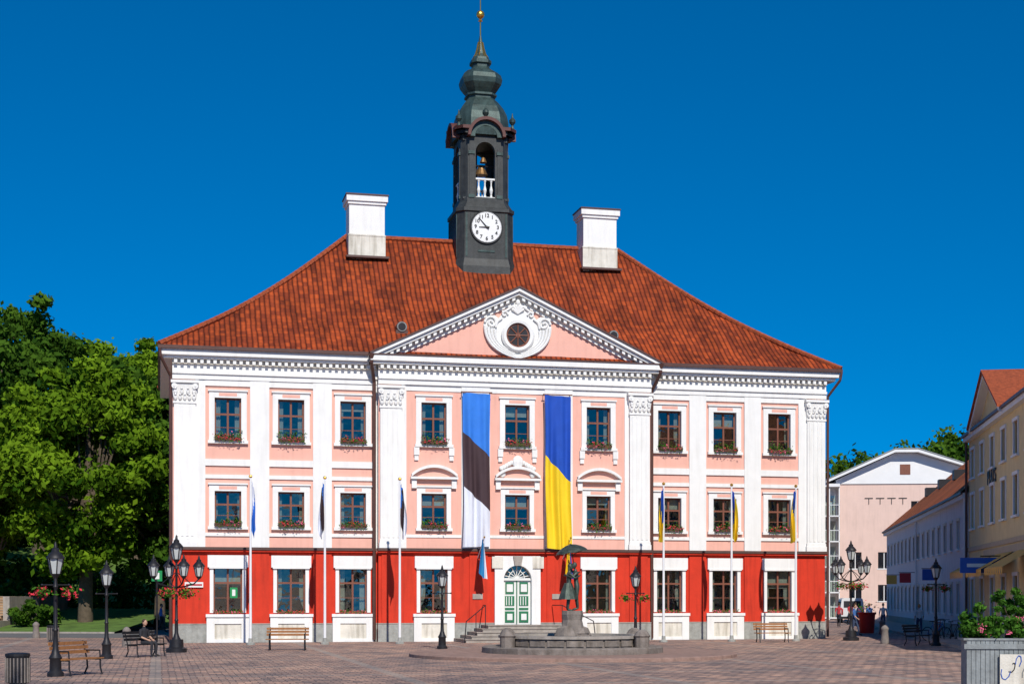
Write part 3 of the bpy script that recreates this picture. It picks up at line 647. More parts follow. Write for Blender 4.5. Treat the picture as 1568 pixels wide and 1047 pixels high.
# ============================================================ GROUND
g=MB(); g.add([(-900,-300,0),(900,-300,0),(900,1500,0),(-900,1500,0)],[(0,1,2,3)],'ground'); g.build('ground',recalc=False)
g=MB(); g.add([(-90,90,.004),(-19.6,80,.004),(-22,108,.004),(-24,160,.004),(-120,160,.004)],[(0,1,2,3,4)],'asph'); g.build('path',recalc=False)
g=MB(); g.add([(-31.5,91,.10),(-23.5,90,.10),(-23.0,106,1.3),(-31,107,1.4)],[(0,1,2,3)],'grass'); g.add([(-31.5,91,.0),(-23.5,90,.0),(-23.5,90,.10),(-31.5,91,.10)],[(0,1,2,3)],'stone'); g.build('lawn',recalc=False)
def L2(o,rz,x,y): 
    a=math.radians(rz); return (o[0]+x*math.cos(a)-y*math.sin(a),o[1]+x*math.sin(a)+y*math.cos(a))
RO=(24.9,83.0); RR=-99.03
g=MB(); g.extz([L2(RO,RR,-60,-3.2),L2(RO,RR,60,-3.2),L2(RO,RR,60,.05),L2(RO,RR,-60,.05)],0,.12,'stone'); g.build('pavement')
# stone stairs up the hill at left
m=MB()
for i in range(13):
    m.box(-41,-31.8,91+.75*i,91+.75*(i+1)+(.0 if i<12 else 10),-.1,.17*(i+1)-.03,'ochre'); m.box(-41.03,-31.77,90.96+.75*i,91+.75*(i+1)+(.0 if i<12 else 10),.17*(i+1)-.03,.17*(i+1),'tan')
m.ext([(0,0)]*0 or [(-31.75,-.1),(-31.35,-.1),(-31.35,.7),(-31.75,.7)],90.5,95,'stone'); m.box(-31.75,-31.35,95,101,-.1,2.2,'stone'); m.box(-31.8,-31.3,90.4,90.9,-.1,1.0,'stone')
m.build('stone_stairs')
# ============================================================ RIGHT BUILDINGS
def house(name,loc,rzd,x0,x1,dep,eave,ridge,rset,wall,roof,rows,xs,hw=.5,band=()):
    e=empty(name,(loc[0],loc[1],0),rzd); w=MB(); s=MB(); gl=MB()
    holes=[(x-hw,x+hw,a,b) for x in xs for a,b in rows]
    holes_wall(w,x0,x1,0,eave,holes,0,.25,wall)
    w.add([(x0,0,0),(x0,dep,0),(x0,dep,eave),(x0,rset,ridge),(x0,0,eave)],[(0,1,2,3,4)],wall)
    w.add([(x1,0,0),(x1,dep,0),(x1,dep,eave),(x1,rset,ridge),(x1,0,eave)],[(0,1,2,3,4)],wall)
    w.add([(x0,dep,0),(x1,dep,0),(x1,dep,eave),(x0,dep,eave)],[(0,1,2,3)],wall)
    w.box(x0+.1,x1-.1,1.2,1.3,0,eave-.1,'interior')
    w.box(x0-.1,x1+.1,-.3,0,eave-.35,eave-.05,'modwhite'); w.box(x0-.1,x1+.1,-.42,-.3,eave-.12,eave+.02,'gutter')
    for b in band: w.box(x0,x1,-.08,0,b,b+.22,'tan')
    w.box(x0,x1,-.06,0,0,.6,'plinth')
    fr='modwhite' if wall=='yellowh' else 'chim'
    for x in xs:
        for a,b in rows:
            w.box(x-hw-.14,x-hw,-.05,.02,a,b,fr); w.box(x+hw,x+hw+.14,-.05,.02,a,b,fr)
            w.box(x-hw-.18,x+hw+.18,-.08,.02,b,b+.16,fr); w.box(x-hw-.18,x+hw+.18,-.14,.02,a-.1,a,'modwhite')
            f=.07
            s.box(x-hw,x+hw,.1,.16,a,a+f,'brown'); s.box(x-hw,x+hw,.1,.16,b-f,b,'brown'); s.box(x-hw,x-hw+f,.1,.16,a+f,b-f,'brown'); s.box(x+hw-f,x+hw,.1,.16,a+f,b-f,'brown'); s.box(x-.03,x+.03,.1,.16,a+f,b-f,'brown')
            z=a+(b-a)*.65; s.box(x-hw+f,x-.03,.1,.16,z-.03,z+.03,'brown'); s.box(x+.03,x+hw-f,.1,.16,z-.03,z+.03,'brown')
            gl.add([(x-hw,.13,a),(x+hw,.13,a),(x+hw,.13,b),(x-hw,.13,b)],[(0,1,2,3)],'glass')
    w.build('walls',e); s.build('window_sashes',e); gl.build('window_panes',e)
    v=[(x0-.3,-.4,eave),(x1+.3,-.4,eave),(x1+.3,rset,ridge),(x0-.3,rset,ridge),(x0-.3,dep+.4,eave),(x1+.3,dep+.4,eave)]
    me=bpy.data.meshes.new('roof'); me.from_pydata(v,[],[(0,1,2,3),(3,2,5,4)]); ul=me.uv_layers.new(name='UVMap')
    sl_=math.hypot(ridge-eave,rset+.4)
    ul.data.foreach_set('uv',[x0,0,x1,0,x1,sl_,x0,sl_, x0,sl_,x1,sl_,x1,0,x0,0]); me.materials.append(M[roof])
    o=bpy.data.objects.new('roof',me); scene.collection.objects.link(o); o.parent=e
    return e
bh=house('pale_blue_house',RO,RR,-52,-.3,15,7.9,14.6,7.5,'blueh','tile2',[(1.2,2.9),(4.9,6.5)],[-50+3.05*i for i in range(17)],.48)
yh=house('yellow_house',RO,RR,0,34,12,10.9,13.7,3.2,'yellowh','tile2',[(1.0,3.1),(5.8,7.6),(8.5,10.0)],[1.6+3.4*i for i in range(9)],.55,(4.6,))
m=MB()
m.ext([(3.6,10.9),(12.8,10.9),(8.2,13.0)],-.02,.25,'yellowh')
for sx in(-1,1):
    m.ext([(8.2,12.95),(8.2+sx*5.0,10.67),(8.2+sx*5.0,10.9),(8.2,13.2)],-.45,.3,'modwhite'); m.ext([(8.2,13.2),(8.2+sx*5.1,10.87),(8.2+sx*5.1,11.0),(8.2,13.32)],-.55,3.2,'ridge')
m.tube([(0.1,-.15,10.7),(.1,-.15,.2)],.07,8,'gutter')
m.box(6,20,-.1,-.02,4.0,4.5,'tan')
for xa in(4.0,10.0,16.0):
    m.add([(xa,-.1,4.2),(xa+5,-.1,4.2),(xa+5,-1.5,3.4),(xa,-1.5,3.4)],[(0,1,2,3)],'awn')
    for i in range(10):
        q=xa+.5*i; m.add([(q,-1.5,3.4),(q+.5,-1.5,3.4),(q+.45,-1.5,3.12),(q+.25,-1.5,3.05),(q+.05,-1.5,3.12)],[(0,1,2,3,4)],'awn')
m.T=Matrix.Translation((13.4,-1.3,3.6))@Matrix.Rotation(PI/2,4,'Z')
m.box(-.9,.9,-.06,.06,-.35,.35,'signblue'); m.box(-.6,.6,-.07,-.06,-.08,.08,'dwhite'); m.T=Matrix.Identity(4)
m.box(13.35,13.45,-1.3,0,4.0,4.05,'iron')
m.build('gable_awnings_and_gutter',yh)
m=MB()
m.tube([(-.5,-.15,7.7),(-.5,-.15,.2)],.08,8,'modwhite'); m.tube([(-26,-.15,7.7),(-26,-.15,.2)],.08,8,'modwhite')
for i in range(5): m.box(-46+9*i,-45+9*i,2.6,3.6,10.6,11.3,'iron')
for x,k in((-12,'signblue'),(-27,'redcl'),(-38,'awn')): m.box(x-.03,x+.03,-1.2,-.4,3.2,3.9,k); m.box(x-.02,x+.02,-1.25,0,3.92,3.96,'iron')
m.build('downpipes_signs_and_skylights',bh)
c=bpy.data.curves.new('sign_text','FONT'); c.body='PLATS'; c.size=1.0; c.align_x='CENTER'; c.extrude=.02; c.materials.append(M['iron'])
o=bpy.data.objects.new('sign_lettering',c); scene.collection.objects.link(o); o.parent=yh; o.location=(8.4,-.06,7.72); o.rotation_euler=(PI/2,0,0)
# modern building
mb=empty('modern_apartment_building',(32.2,150,0),-4); m=MB(); gl=MB()
hol=[(7.0,8.3,9.4,11.6),(1.0,2.2,5,6.6),(7.0,8.3,5,6.6),(3.8,5.0,5,6.6),(1.0,2.2,1.8,3.4),(3.8,5.0,1.8,3.4),(10,11.2,9.6,11.4),(10,11.2,5,6.6)]
holes_wall(m,0,13,0,13.3,hol,0,.3,'peach')
for a,b,c_,d in hol: gl.add([(a,.2,c_),(b,.2,c_),(b,.2,d),(a,.2,d)],[(0,1,2,3)],'glass'); m.box(a-.08,b+.08,-.04,.0,c_-.1,c_,'modwhite'); m.box((a+b)/2-.04,(a+b)/2+.04,.1,.16,c_,d,'modwhite')
m.box(.3,12.7,1.5,1.6,0,13,'interior')
m.add([(13,0,0),(13,14,0),(13,14,13.3),(13,0,13.3)],[(0,1,2,3)],'peach'); m.add([(0,0,0),(0,14,0),(0,14,13.3),(0,0,13.3)],[(0,1,2,3)],'peach')
m.ext([(-.3,13.3),(13.2,13.3),(13.2,14.5),(7.4,16.3),(5.4,16.3),(-.3,13.7)],-.12,14,'modwhite')
m.ext([(-1.4,13.35),(5.3,16.32),(7.5,16.32),(14.0,14.3),(14.0,14.5),(7.5,16.6),(5.3,16.6),(-1.4,13.6)],-1.1,14,'modwhite')
m.ext([(-1.4,13.61),(5.3,16.61),(7.5,16.61),(14.0,14.51),(14.0,14.6),(7.5,16.72),(5.3,16.72),(-1.4,13.72)],-1.15,14,'greyslat')
m.box(5.9,6.9,-.16,-.11,14.2,15.2,'brown')
m.T=Matrix.Translation((-3.0,0,0))
m.box(0,3,.8,10,0,13.0,'modwhite')
for z in(.2,2.7,5.2,7.7,10.2):
    m.box(-.1,3,-.6,.8,z-.12,z,'modwhite')
    for i in range(13): m.box(.0+.23*i,.03+.23*i,-.58,-.55,z,z+1.0,'iron')
    m.box(-.1,3,-.6,-.53,z+1.0,z+1.06,'modwhite')
    gl.T=m.T; gl.add([(.2,.75,z),(2.8,.75,z),(2.8,.75,z+2),(.2,.75,z+2)],[(0,1,2,3)],'glass'); gl.T=Matrix.Identity(4)
for x in(0,1.0,2.0,2.95): m.box(x-.05,x+.05,-.6,-.5,0,13,'modwhite')
m.box(-.2,3,-.8,6,13.0,13.3,'modwhite')
m.T=Matrix.Identity(4)
for i in range(4): m.tube([(2.5+i*1.1,-.05,11.9),(3.3+i*1.1,-.05,11.9)],.04,5,'iron'); m.cyl((2.9+i*1.1,-.05,11.9),(2.9+i*1.1,-.05,11.3),.03,.03,5,'iron')
m.build('walls_and_balconies',mb); gl.build('window_panes',mb)

# ============================================================ TREES
def leafcloud(name,cent,rad,per,size,mat,parent,zsq=.8,seed=0):
    r=np.random.default_rng(seed); n=len(cent); N_=n*per
    ci=np.repeat(np.arange(n),per); d=r.normal(size=(N_,3)); d/=np.linalg.norm(d,axis=1)[:,None]
    rr=(r.random(N_)**.45)*rad[ci]*(1+.24*r.normal(size=N_))
    P_=cent[ci]+d*rr[:,None]*np.array([1,1,zsq])
    a=r.normal(size=(N_,3)); a/=np.linalg.norm(a,axis=1)[:,None]
    nn=d+r.normal(size=(N_,3))*.7; nn/=np.linalg.norm(nn,axis=1)[:,None]
    a=np.cross(nn,a); a/=np.linalg.norm(a,axis=1)[:,None]; b=np.cross(nn,a)
    s=(size*(.6+.8*r.random(N_)))[:,None]
    V=np.stack([P_-a*s,P_+b*s*.55,P_+a*s,P_-b*s*.55],axis=1).reshape(-1,3)
    me=bpy.data.meshes.new(name); me.vertices.add(N_*4); me.loops.add(N_*4); me.polygons.add(N_)
    me.vertices.foreach_set('co',V.astype(np.float32).ravel()); me.loops.foreach_set('vertex_index',np.arange(N_*4,dtype=np.int32))
    me.polygons.foreach_set('loop_start',np.arange(0,N_*4,4,dtype=np.int32)); me.polygons.foreach_set('loop_total',np.full(N_,4,dtype=np.int32))
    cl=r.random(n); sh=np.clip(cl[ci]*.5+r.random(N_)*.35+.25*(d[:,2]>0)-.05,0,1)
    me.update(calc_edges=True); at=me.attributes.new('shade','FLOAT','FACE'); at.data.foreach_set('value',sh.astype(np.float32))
    me.materials.append(M[mat]); o=bpy.data.objects.new(name,me); scene.collection.objects.link(o)
    if parent: o.parent=parent
    return o
def tree(name,x,y,z,H,R,mat,seed,ncl=75,per=330,size=.26,low=.2):
    e=empty(name,(x,y,z)); r=random.Random(seed); C=[];Rd=[]
    zc=H*(1+low)/2; hz=H*(1-low)/2
    for i in range(ncl):
        th=r.uniform(0,2*PI); ph=math.acos(r.uniform(-1,1)); q=r.uniform(.35,1)**.6
        cr=R*r.uniform(.12,.24)
        lob=1+.16*math.sin(3*th+seed)+.10*math.sin(5*ph+seed)
        px=(R-cr)*q*math.sin(ph)*math.cos(th)*lob; py=(R-cr)*q*math.sin(ph)*math.sin(th)*lob; pz=zc+(hz-cr)*q*math.cos(ph)*(1+.08*math.sin(4*th))
        C.append((px,py,pz)); Rd.append(cr)
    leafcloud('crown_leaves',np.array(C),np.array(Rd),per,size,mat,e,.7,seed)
    m=MB(); m.cyl((0,0,-.5),(.1,0,H*.3),.028*H,.02*H,10,'bark'); m.cyl((.1,0,H*.3),(.2,.1,H*.75),.02*H,.006*H,8,'bark')
    for c in C[::4]:
        t=r.uniform(.22,.55)*H; p1=Vector((.1,0,t)); p3=Vector(c); p2=(p1+p3)/2+Vector((0,0,-.05*H))
        m.cyl(p1,p2,.009*H,.006*H,6,'bark'); m.cyl(p2,p3,.006*H,.0025*H,5,'bark')
    m.build('trunk_and_limbs',e,smooth=True)
tree('offscreen_shade_tree',-27.2,97,0,18.4,6.6,'leafA',11,ncl=150,per=290,size=.22,low=.14)
tree('offscreen_shade_tree',-35.5,104,2,12.5,5.2,'leafA',12,ncl=95,size=.22,low=.12)
tree('offscreen_shade_tree',-23.4,101,0,14.5,4.4,'leafB',13,ncl=90,size=.22,low=.13)
tree('maple_tree',-31,112,2,20.5,7,'leafB',14,low=.1)
tree('maple_tree',-24,114,2,18.5,6,'leafB',15,low=.1)
tree('maple_tree',-39,112,2,22,7.5,'leafB',16,low=.1)
tree('maple_tree',-41,132,6,23.5,8,'leafB',17,low=.1)
tree('maple_tree',-33,134,6,21,7,'leafA',18,low=.1)
tree('maple_tree',-47,128,6,21.5,7.5,'leafB',19,low=.1)
tree('shrub',-29.5,94,0,2.2,2.0,'leafB',20,ncl=26,per=220,size=.13,low=0)
# unseen tree out of frame, added to cast dappled shade on the left foreground
tree('offscreen_shade_tree',-9.8,14,0,22,5.0,'leafA',23,ncl=60,per=200,size=.22,low=.3)
# understorey on the slope
C=[];Rd=[]
for i in range(60):
    a=random.uniform(-48,-19.5); C.append((a,random.uniform(107,111),random.uniform(.8,4.2))); Rd.append(random.uniform(.9,1.7))
leafcloud('hillside_bushes',np.array(C),np.array(Rd),170,.24,'leafB',None,.9,33)
def hill(name,cx_,cy_,rx,ry,h):
    m=MB(); n=28; k=10; rings=[]
    for j in range(k+1):
        t=j/k; z=h*(.5+.5*math.cos(PI*(1-t)))
        rings.append([(cx_+rx*(1-t*.98)*math.cos(2*PI*i/n),cy_+ry*(1-t*.98)*math.sin(2*PI*i/n),z+.02) for i in range(n)])
    m.loft(rings,'grass',cap=True); return m.build(name,smooth=True)
hill('hill',-62,150,56,52,12); hill('hill',70,290,100,70,16)
C=[];Rd=[]
for i in range(170):
    a=random.uniform(-95,-16); b=random.uniform(135,170); C.append((a,b,random.uniform(3,17)+3*math.sin(a*.25))); Rd.append(random.uniform(2,3.5))
leafcloud('woodland_trees',np.array(C),np.array(Rd),220,.5,'leafB',None,.9,31)
C=[];Rd=[]
for i in range(280):
    a=random.uniform(38,105); q=max(0,min(1,(a-52)/8)); top=20.5+3.8*q+1.2*math.sin(a*.8)+.8*math.sin(a*1.9); C.append((a,random.uniform(215,235),random.uniform(7,top))); Rd.append(random.uniform(1.5,2.8))
leafcloud('woodland_trees',np.array(C),np.array(Rd),200,.45,'leafB',None,.9,32)

# ============================================================ STREET FURNITURE
def lantern(m,c,s=1.0):
    x,y,z=c
    m.lathe([(.05*s,-.12*s),(.10*s,-.05*s),(.13*s,0)],6,c,'iron')
    m.lathe([(.12*s,.0),(.21*s,.40*s)],6,c,'lampglass')
    for i in range(6):
        a=2*PI*i/6; m.cyl((x+.125*s*math.cos(a),y+.125*s*math.sin(a),z),(x+.215*s*math.cos(a),y+.215*s*math.sin(a),z+.41*s),.017*s,.017*s,5,'iron')
    m.lathe([(.25*s,.40*s),(.25*s,.43*s),(.17*s,.53*s),(.10*s,.60*s),(.10*s,.66*s),(.05*s,.70*s),(.04*s,.78*s),(.01*s,.86*s)],12,c,'iron')
def lampbase(m,h):
    m.lathe([(.22,0),(.22,.1),(.16,.16),(.15,.45),(.18,.5),(.12,.6),(.075,.75),(.06,1.2),(.08,1.24),(.055,1.3),(.045,h-.3),(.07,h-.25),(.045,h-.18),(.04,h)],14,(0,0,0),'iron')
def basket(m1,m2,c,r):
    m1.leaves(c,(r,r,r*.6),90,.06,'leafC'); m2.leaves(c,(r*1.05,r*1.05,r*.65),60,.05,'flower_r')
def street_lamp(x,y,H,fl_=False):
    e=empty('street_lamp',(x,y,0)); m=MB(); lampbase(m,H-.95); lantern(m,(0,0,H-.85),1.0)
    m.cyl((-.35,0,H-1.15),(.35,0,H-1.15),.02,.02,6,'iron')
    for sx in(-1,1): m.sph((sx*.36,0,H-1.15),.035,'iron',8,5)
    m.build('post_and_lantern',e,smooth=True)
    if fl_:
        a=MB();b=MB()
        for sx in(-1,1): basket(a,b,(sx*.38,0,H-1.35),.22)
        a.build('basket_leaves',e,recalc=False,shade=True); b.build('basket_flowers',e,recalc=False)
def candelabra(x,y,H,rot=0):
    e=empty('candelabra_street_lamp',(x,y,0),rot); m=MB(); lampbase(m,H-1.0); m.lathe([(.4,0),(.4,.15),(.28,.2),(.26,.5)],14,(0,0,0),'iron'); lantern(m,(0,0,H-.9),1.1)
    for i in range(4):
        a=PI/2*i+.35; c,s=math.cos(a),math.sin(a)
        m.tube([(0,0,H-2.0),(.35*c,.35*s,H-1.95),(.7*c,.7*s,H-1.85),(.9*c,.9*s,H-1.65)],.03,6,'iron')
        m.tube([(0,0,H-1.4),(.3*c,.3*s,H-1.6),(.6*c,.6*s,H-1.87)],.018,5,'iron')
        lantern(m,(.9*c,.9*s,H-1.55),.95)
    m.build('post_and_lanterns',e,smooth=True); a_=MB();b_=MB()
    for i in range(4):
        a=PI/2*i+.35+PI/4; m_=.5; basket(a_,b_,(m_*math.cos(a),m_*math.sin(a),H-2.2),.32)
    a_.build('basket_leaves',e,recalc=False,shade=True); b_.build('basket_flowers',e,recalc=False)
street_lamp(-12.23,40.8,3.6,True); street_lamp(-14.03,52.7,3.4); street_lamp(-2.88,62.8,3.45); street_lamp(5.23,64.5,3.45,True); street_lamp(18.65,67,3.85,True)
candelabra(-13.0,59,4.5,10); candelabra(16.76,75.3,4.9,25)
def bench(x,y,rz_,mat='wood',L_=1.7):
    e=empty('park_bench',(x,y,0),rz_); m=MB(); h=L_/2
    for i in range(4): m.box(-h,h,-.24+.12*i,-.14+.12*i,.43,.465,mat)
    for i in range(3):
        z=.58+.12*i; yy=.24+.04*i; m.box(-h,h,yy,yy+.03,z,z+.09,mat)
    for sx in(-1,1):
        X=sx*(h-.15)
        m.tube([(X,-.28,0),(X,-.22,.2),(X,-.22,.42),(X,.22,.42),(X,.36,.92)],.025,6,'iron'); m.tube([(X,.3,0),(X,.2,.2),(X,.22,.42)],.025,6,'iron')
        m.tube([(X,-.22,.42),(X,-.2,.66),(X,.27,.66)],.022,6,'iron')
    m.build('slats_and_frame',e); return e
bench(-9.03,61.2,4); bench(12.35,72.2,10); bench(-11.85,41.6,70); bench(-13.1,54.5,62,'iron'); bench(18.0,67.6,50,'iron')
def bin_(x,y):
    e=empty('litter_bin',(x,y,0)); m=MB(); m.lathe([(.26,.08),(.27,.7),(.29,.72),(.29,.78),(.2,.8)],16,(0,0,0),'iron'); m.lathe([(.18,0),(.2,.08)],12,(0,0,0),'plinth')
    for i in range(20):
        a=2*PI*i/20; m.box(.275*math.cos(a)-.015,.275*math.cos(a)+.015,.275*math.sin(a)-.015,.275*math.sin(a)+.015,.1,.68,'bollard')
    m.build('drum_and_slats',e)
bin_(-11.75,36.2); bin_(-22,73)
def bollard(x,y):
    m=MB(); m.lathe([(.2,0),(.21,.1),(.17,.3),(.15,.6),(.18,.66),(.18,.72),(.1,.82),(.02,.86)],12,(0,0,0),'bollard'); o=m.build('stone_bollard',smooth=True); o.location=(x,y,0)
for x,y in((17.14,70),(-16.7,66),(-25,80),(-27.5,79),(-30,78),(21.4,88)): bollard(x,y)
m=MB(); m.lathe([(.42,0),(.5,1.1),(.56,1.15),(.56,1.25),(.45,1.25)],16,(0,0,0),'redpot'); e=empty('red_flower_pot',(21.2,91,0)); m.build('pot',e,smooth=True); a=MB();b=MB(); basket(a,b,(0,0,1.5),.6); a.build('leaves',e,recalc=False,shade=True); b.build('flowers',e,recalc=False)
m=MB(); m.cyl((0,0,0),(0,0,3.4),.04,.04,8,'iron'); m.box(-.25,.25,-.03,.03,2.9,3.4,'signgreen'); m.box(-.12,.12,-.04,-.03,3.0,3.3,'dwhite'); o=m.build('green_sign'); o.location=(-16.9,72.5,0)
def bicycle(x,y,rz_,col):
    e=empty('bicycle',(x,y,0),rz_); m=MB()
    for wx_ in(-.52,.52):
        pp=[(wx_+.33*math.cos(2*PI*i/20),0,.34+.33*math.sin(2*PI*i/20)) for i in range(21)]; m.tube(pp,.02,5,'rubber')
        for i in range(6): a=PI*i/6; m.cyl((wx_-.32*math.cos(a),0,.34-.32*math.sin(a)),(wx_+.32*math.cos(a),0,.34+.32*math.sin(a)),.004,.004,3,'greyslat')
    bb=(-.08,0,.30); st=(-.2,0,.80); hd=(.36,0,.82)
    for a,b in((bb,st),(bb,hd),(st,hd),(bb,(-.52,0,.34)),(st,(-.52,0,.34)),((.34,0,.95),(.52,0,.34)),(st,(-.23,0,.93))): m.cyl(a,b,.018,.018,6,col)
    m.box(-.36,-.12,-.06,.06,.93,.98,'rubber'); m.tube([(.22,-.26,1.0),(.34,-.1,1.0),(.34,.1,1.0),(.22,.26,1.0)],.014,5,'iron'); m.cyl((-.08,-.03,.3),(-.08,.03,.3),.09,.09,12,'iron')
    m.cyl((-.08,-.1,.3),(0,-.1,.16),.012,.012,5,'iron'); m.box(-.05,.05,-.16,-.08,.14,.17,'rubber')
    m.build('frame_and_wheels',e)
bicycle(22.4,80,60,'redcl'); bicycle(22.0,77.5,75,'iron'); bicycle(20.9,75,20,'bluecl'); bicycle(21.4,73.8,40,'iron')
# fountain
F=empty('fountain',(2.2,55.6,0)); m=MB()
m.lathe([(5.95,0),(5.95,.10),(5.9,.13),(0.1,.13)],64,(0,0,0),'redstone')
m.lathe([(3.3,.13),(3.3,.32),(3.24,.36),(2.7,.36)],48,(0,0,0),'fstone')
def ringwall(r0,r1,z0,z1,k,n=48):
    vs=[];fs=[]
    for i in range(n):
        a=2*PI*i/n; c,s=math.cos(a),math.sin(a); vs+=[(r0*c,r0*s,z0),(r1*c,r1*s,z0),(r1*c,r1*s,z1),(r0*c,r0*s,z1)]
    for i in range(n):
        j=(i+1)%n
        for q in range(4): fs.append((4*i+q,4*j+q,4*j+(q+1)%4,4*i+(q+1)%4))
    m.add(vs,fs,k)
ringwall(2.3,2.6,.36,.66,'fstone'); ringwall(2.22,2.7,.66,.76,'stone')
for i in range(24):
    a=2*PI*i/24; m.T=Matrix.Rotation(a,4,'Z'); m.box(2.6,2.63,-.30,.30,.4,.62,'fstone')
m.T=Matrix.Identity(4)
m.lathe([(2.3,.36),(2.3,.5),(.1,.5)],48,(0,0,0),'water')
for a in(-2.5,-.62,.62,2.5):
    x,y=2.95*math.cos(a),2.95*math.sin(a); m.lathe([(.26,0),(.26,.35),(.3,.4),(.2,.55),(.08,.62)],10,(x,y,.36),'fstone')
random.seed(5)
for i in range(16):
    a=random.uniform(0,2*PI); r=random.uniform(0,.42); z=random.uniform(.3,.85); m.sph((r*math.cos(a),r*math.sin(a),z),(random.uniform(.3,.5),random.uniform(.3,.5),random.uniform(.25,.4)),'fstone',7,4)
m.lathe([(.5,.4),(.45,.9),(.36,1.3),(.40,1.5),(.38,1.64),(.2,1.64)],9,(0,0,0),'fstone')
m.build('basin_and_pedestal',F)
# people -----------------------------------------------------
def skinned(name,J,E,mats,parent,sub=2):
    names=list(J); idx={k:i for i,k in enumerate(names)}
    me=bpy.data.meshes.new(name); me.from_pydata([J[k][0] for k in names],[(idx[a],idx[b]) for a,b,_ in E],[])
    ob=bpy.data.objects.new(name,me); scene.collection.objects.link(ob)
    sk=ob.modifiers.new('Skin','SKIN'); sk.use_smooth_shade=True
    for i,k in enumerate(names):
        r=J[k][1]; r=r if hasattr(r,'__len__') else (r,r); me.skin_vertices[0].data[i].radius=r
    ss=ob.modifiers.new('Sub','SUBSURF'); ss.levels=sub; ss.render_levels=sub
    dg=bpy.context.evaluated_depsgraph_get(); dg.update()
    nm=bpy.data.meshes.new_from_object(ob.evaluated_get(dg)); ob.modifiers.clear(); ob.data=nm
    nm.materials.clear(); ml=[]
    for _,_,k in E:
        if k not in ml: ml.append(k)
    for k in ml: nm.materials.append(M[k])
    segs=[(Vector(J[a][0]),Vector(J[b][0]),ml.index(k),max(J[a][1] if not hasattr(J[a][1],'__len__') else J[a][1][0],.03)) for a,b,k in E]
    for p in nm.polygons:
        c=Vector(p.center); best=1e9
        for A,B,k,r in segs:
            d=B-A; t=max(0,min(1,(c-A).dot(d)/max(d.length_squared,1e-9))); q=(c-(A+d*t)).length-r*.8
            if q<best: best=q; bi=k
        p.material_index=bi; p.use_smooth=True
    ob.parent=parent; return ob
def rotz(p,a): return (p[0]*math.cos(a)-p[1]*math.sin(a),p[0]*math.sin(a)+p[1]*math.cos(a),p[2])
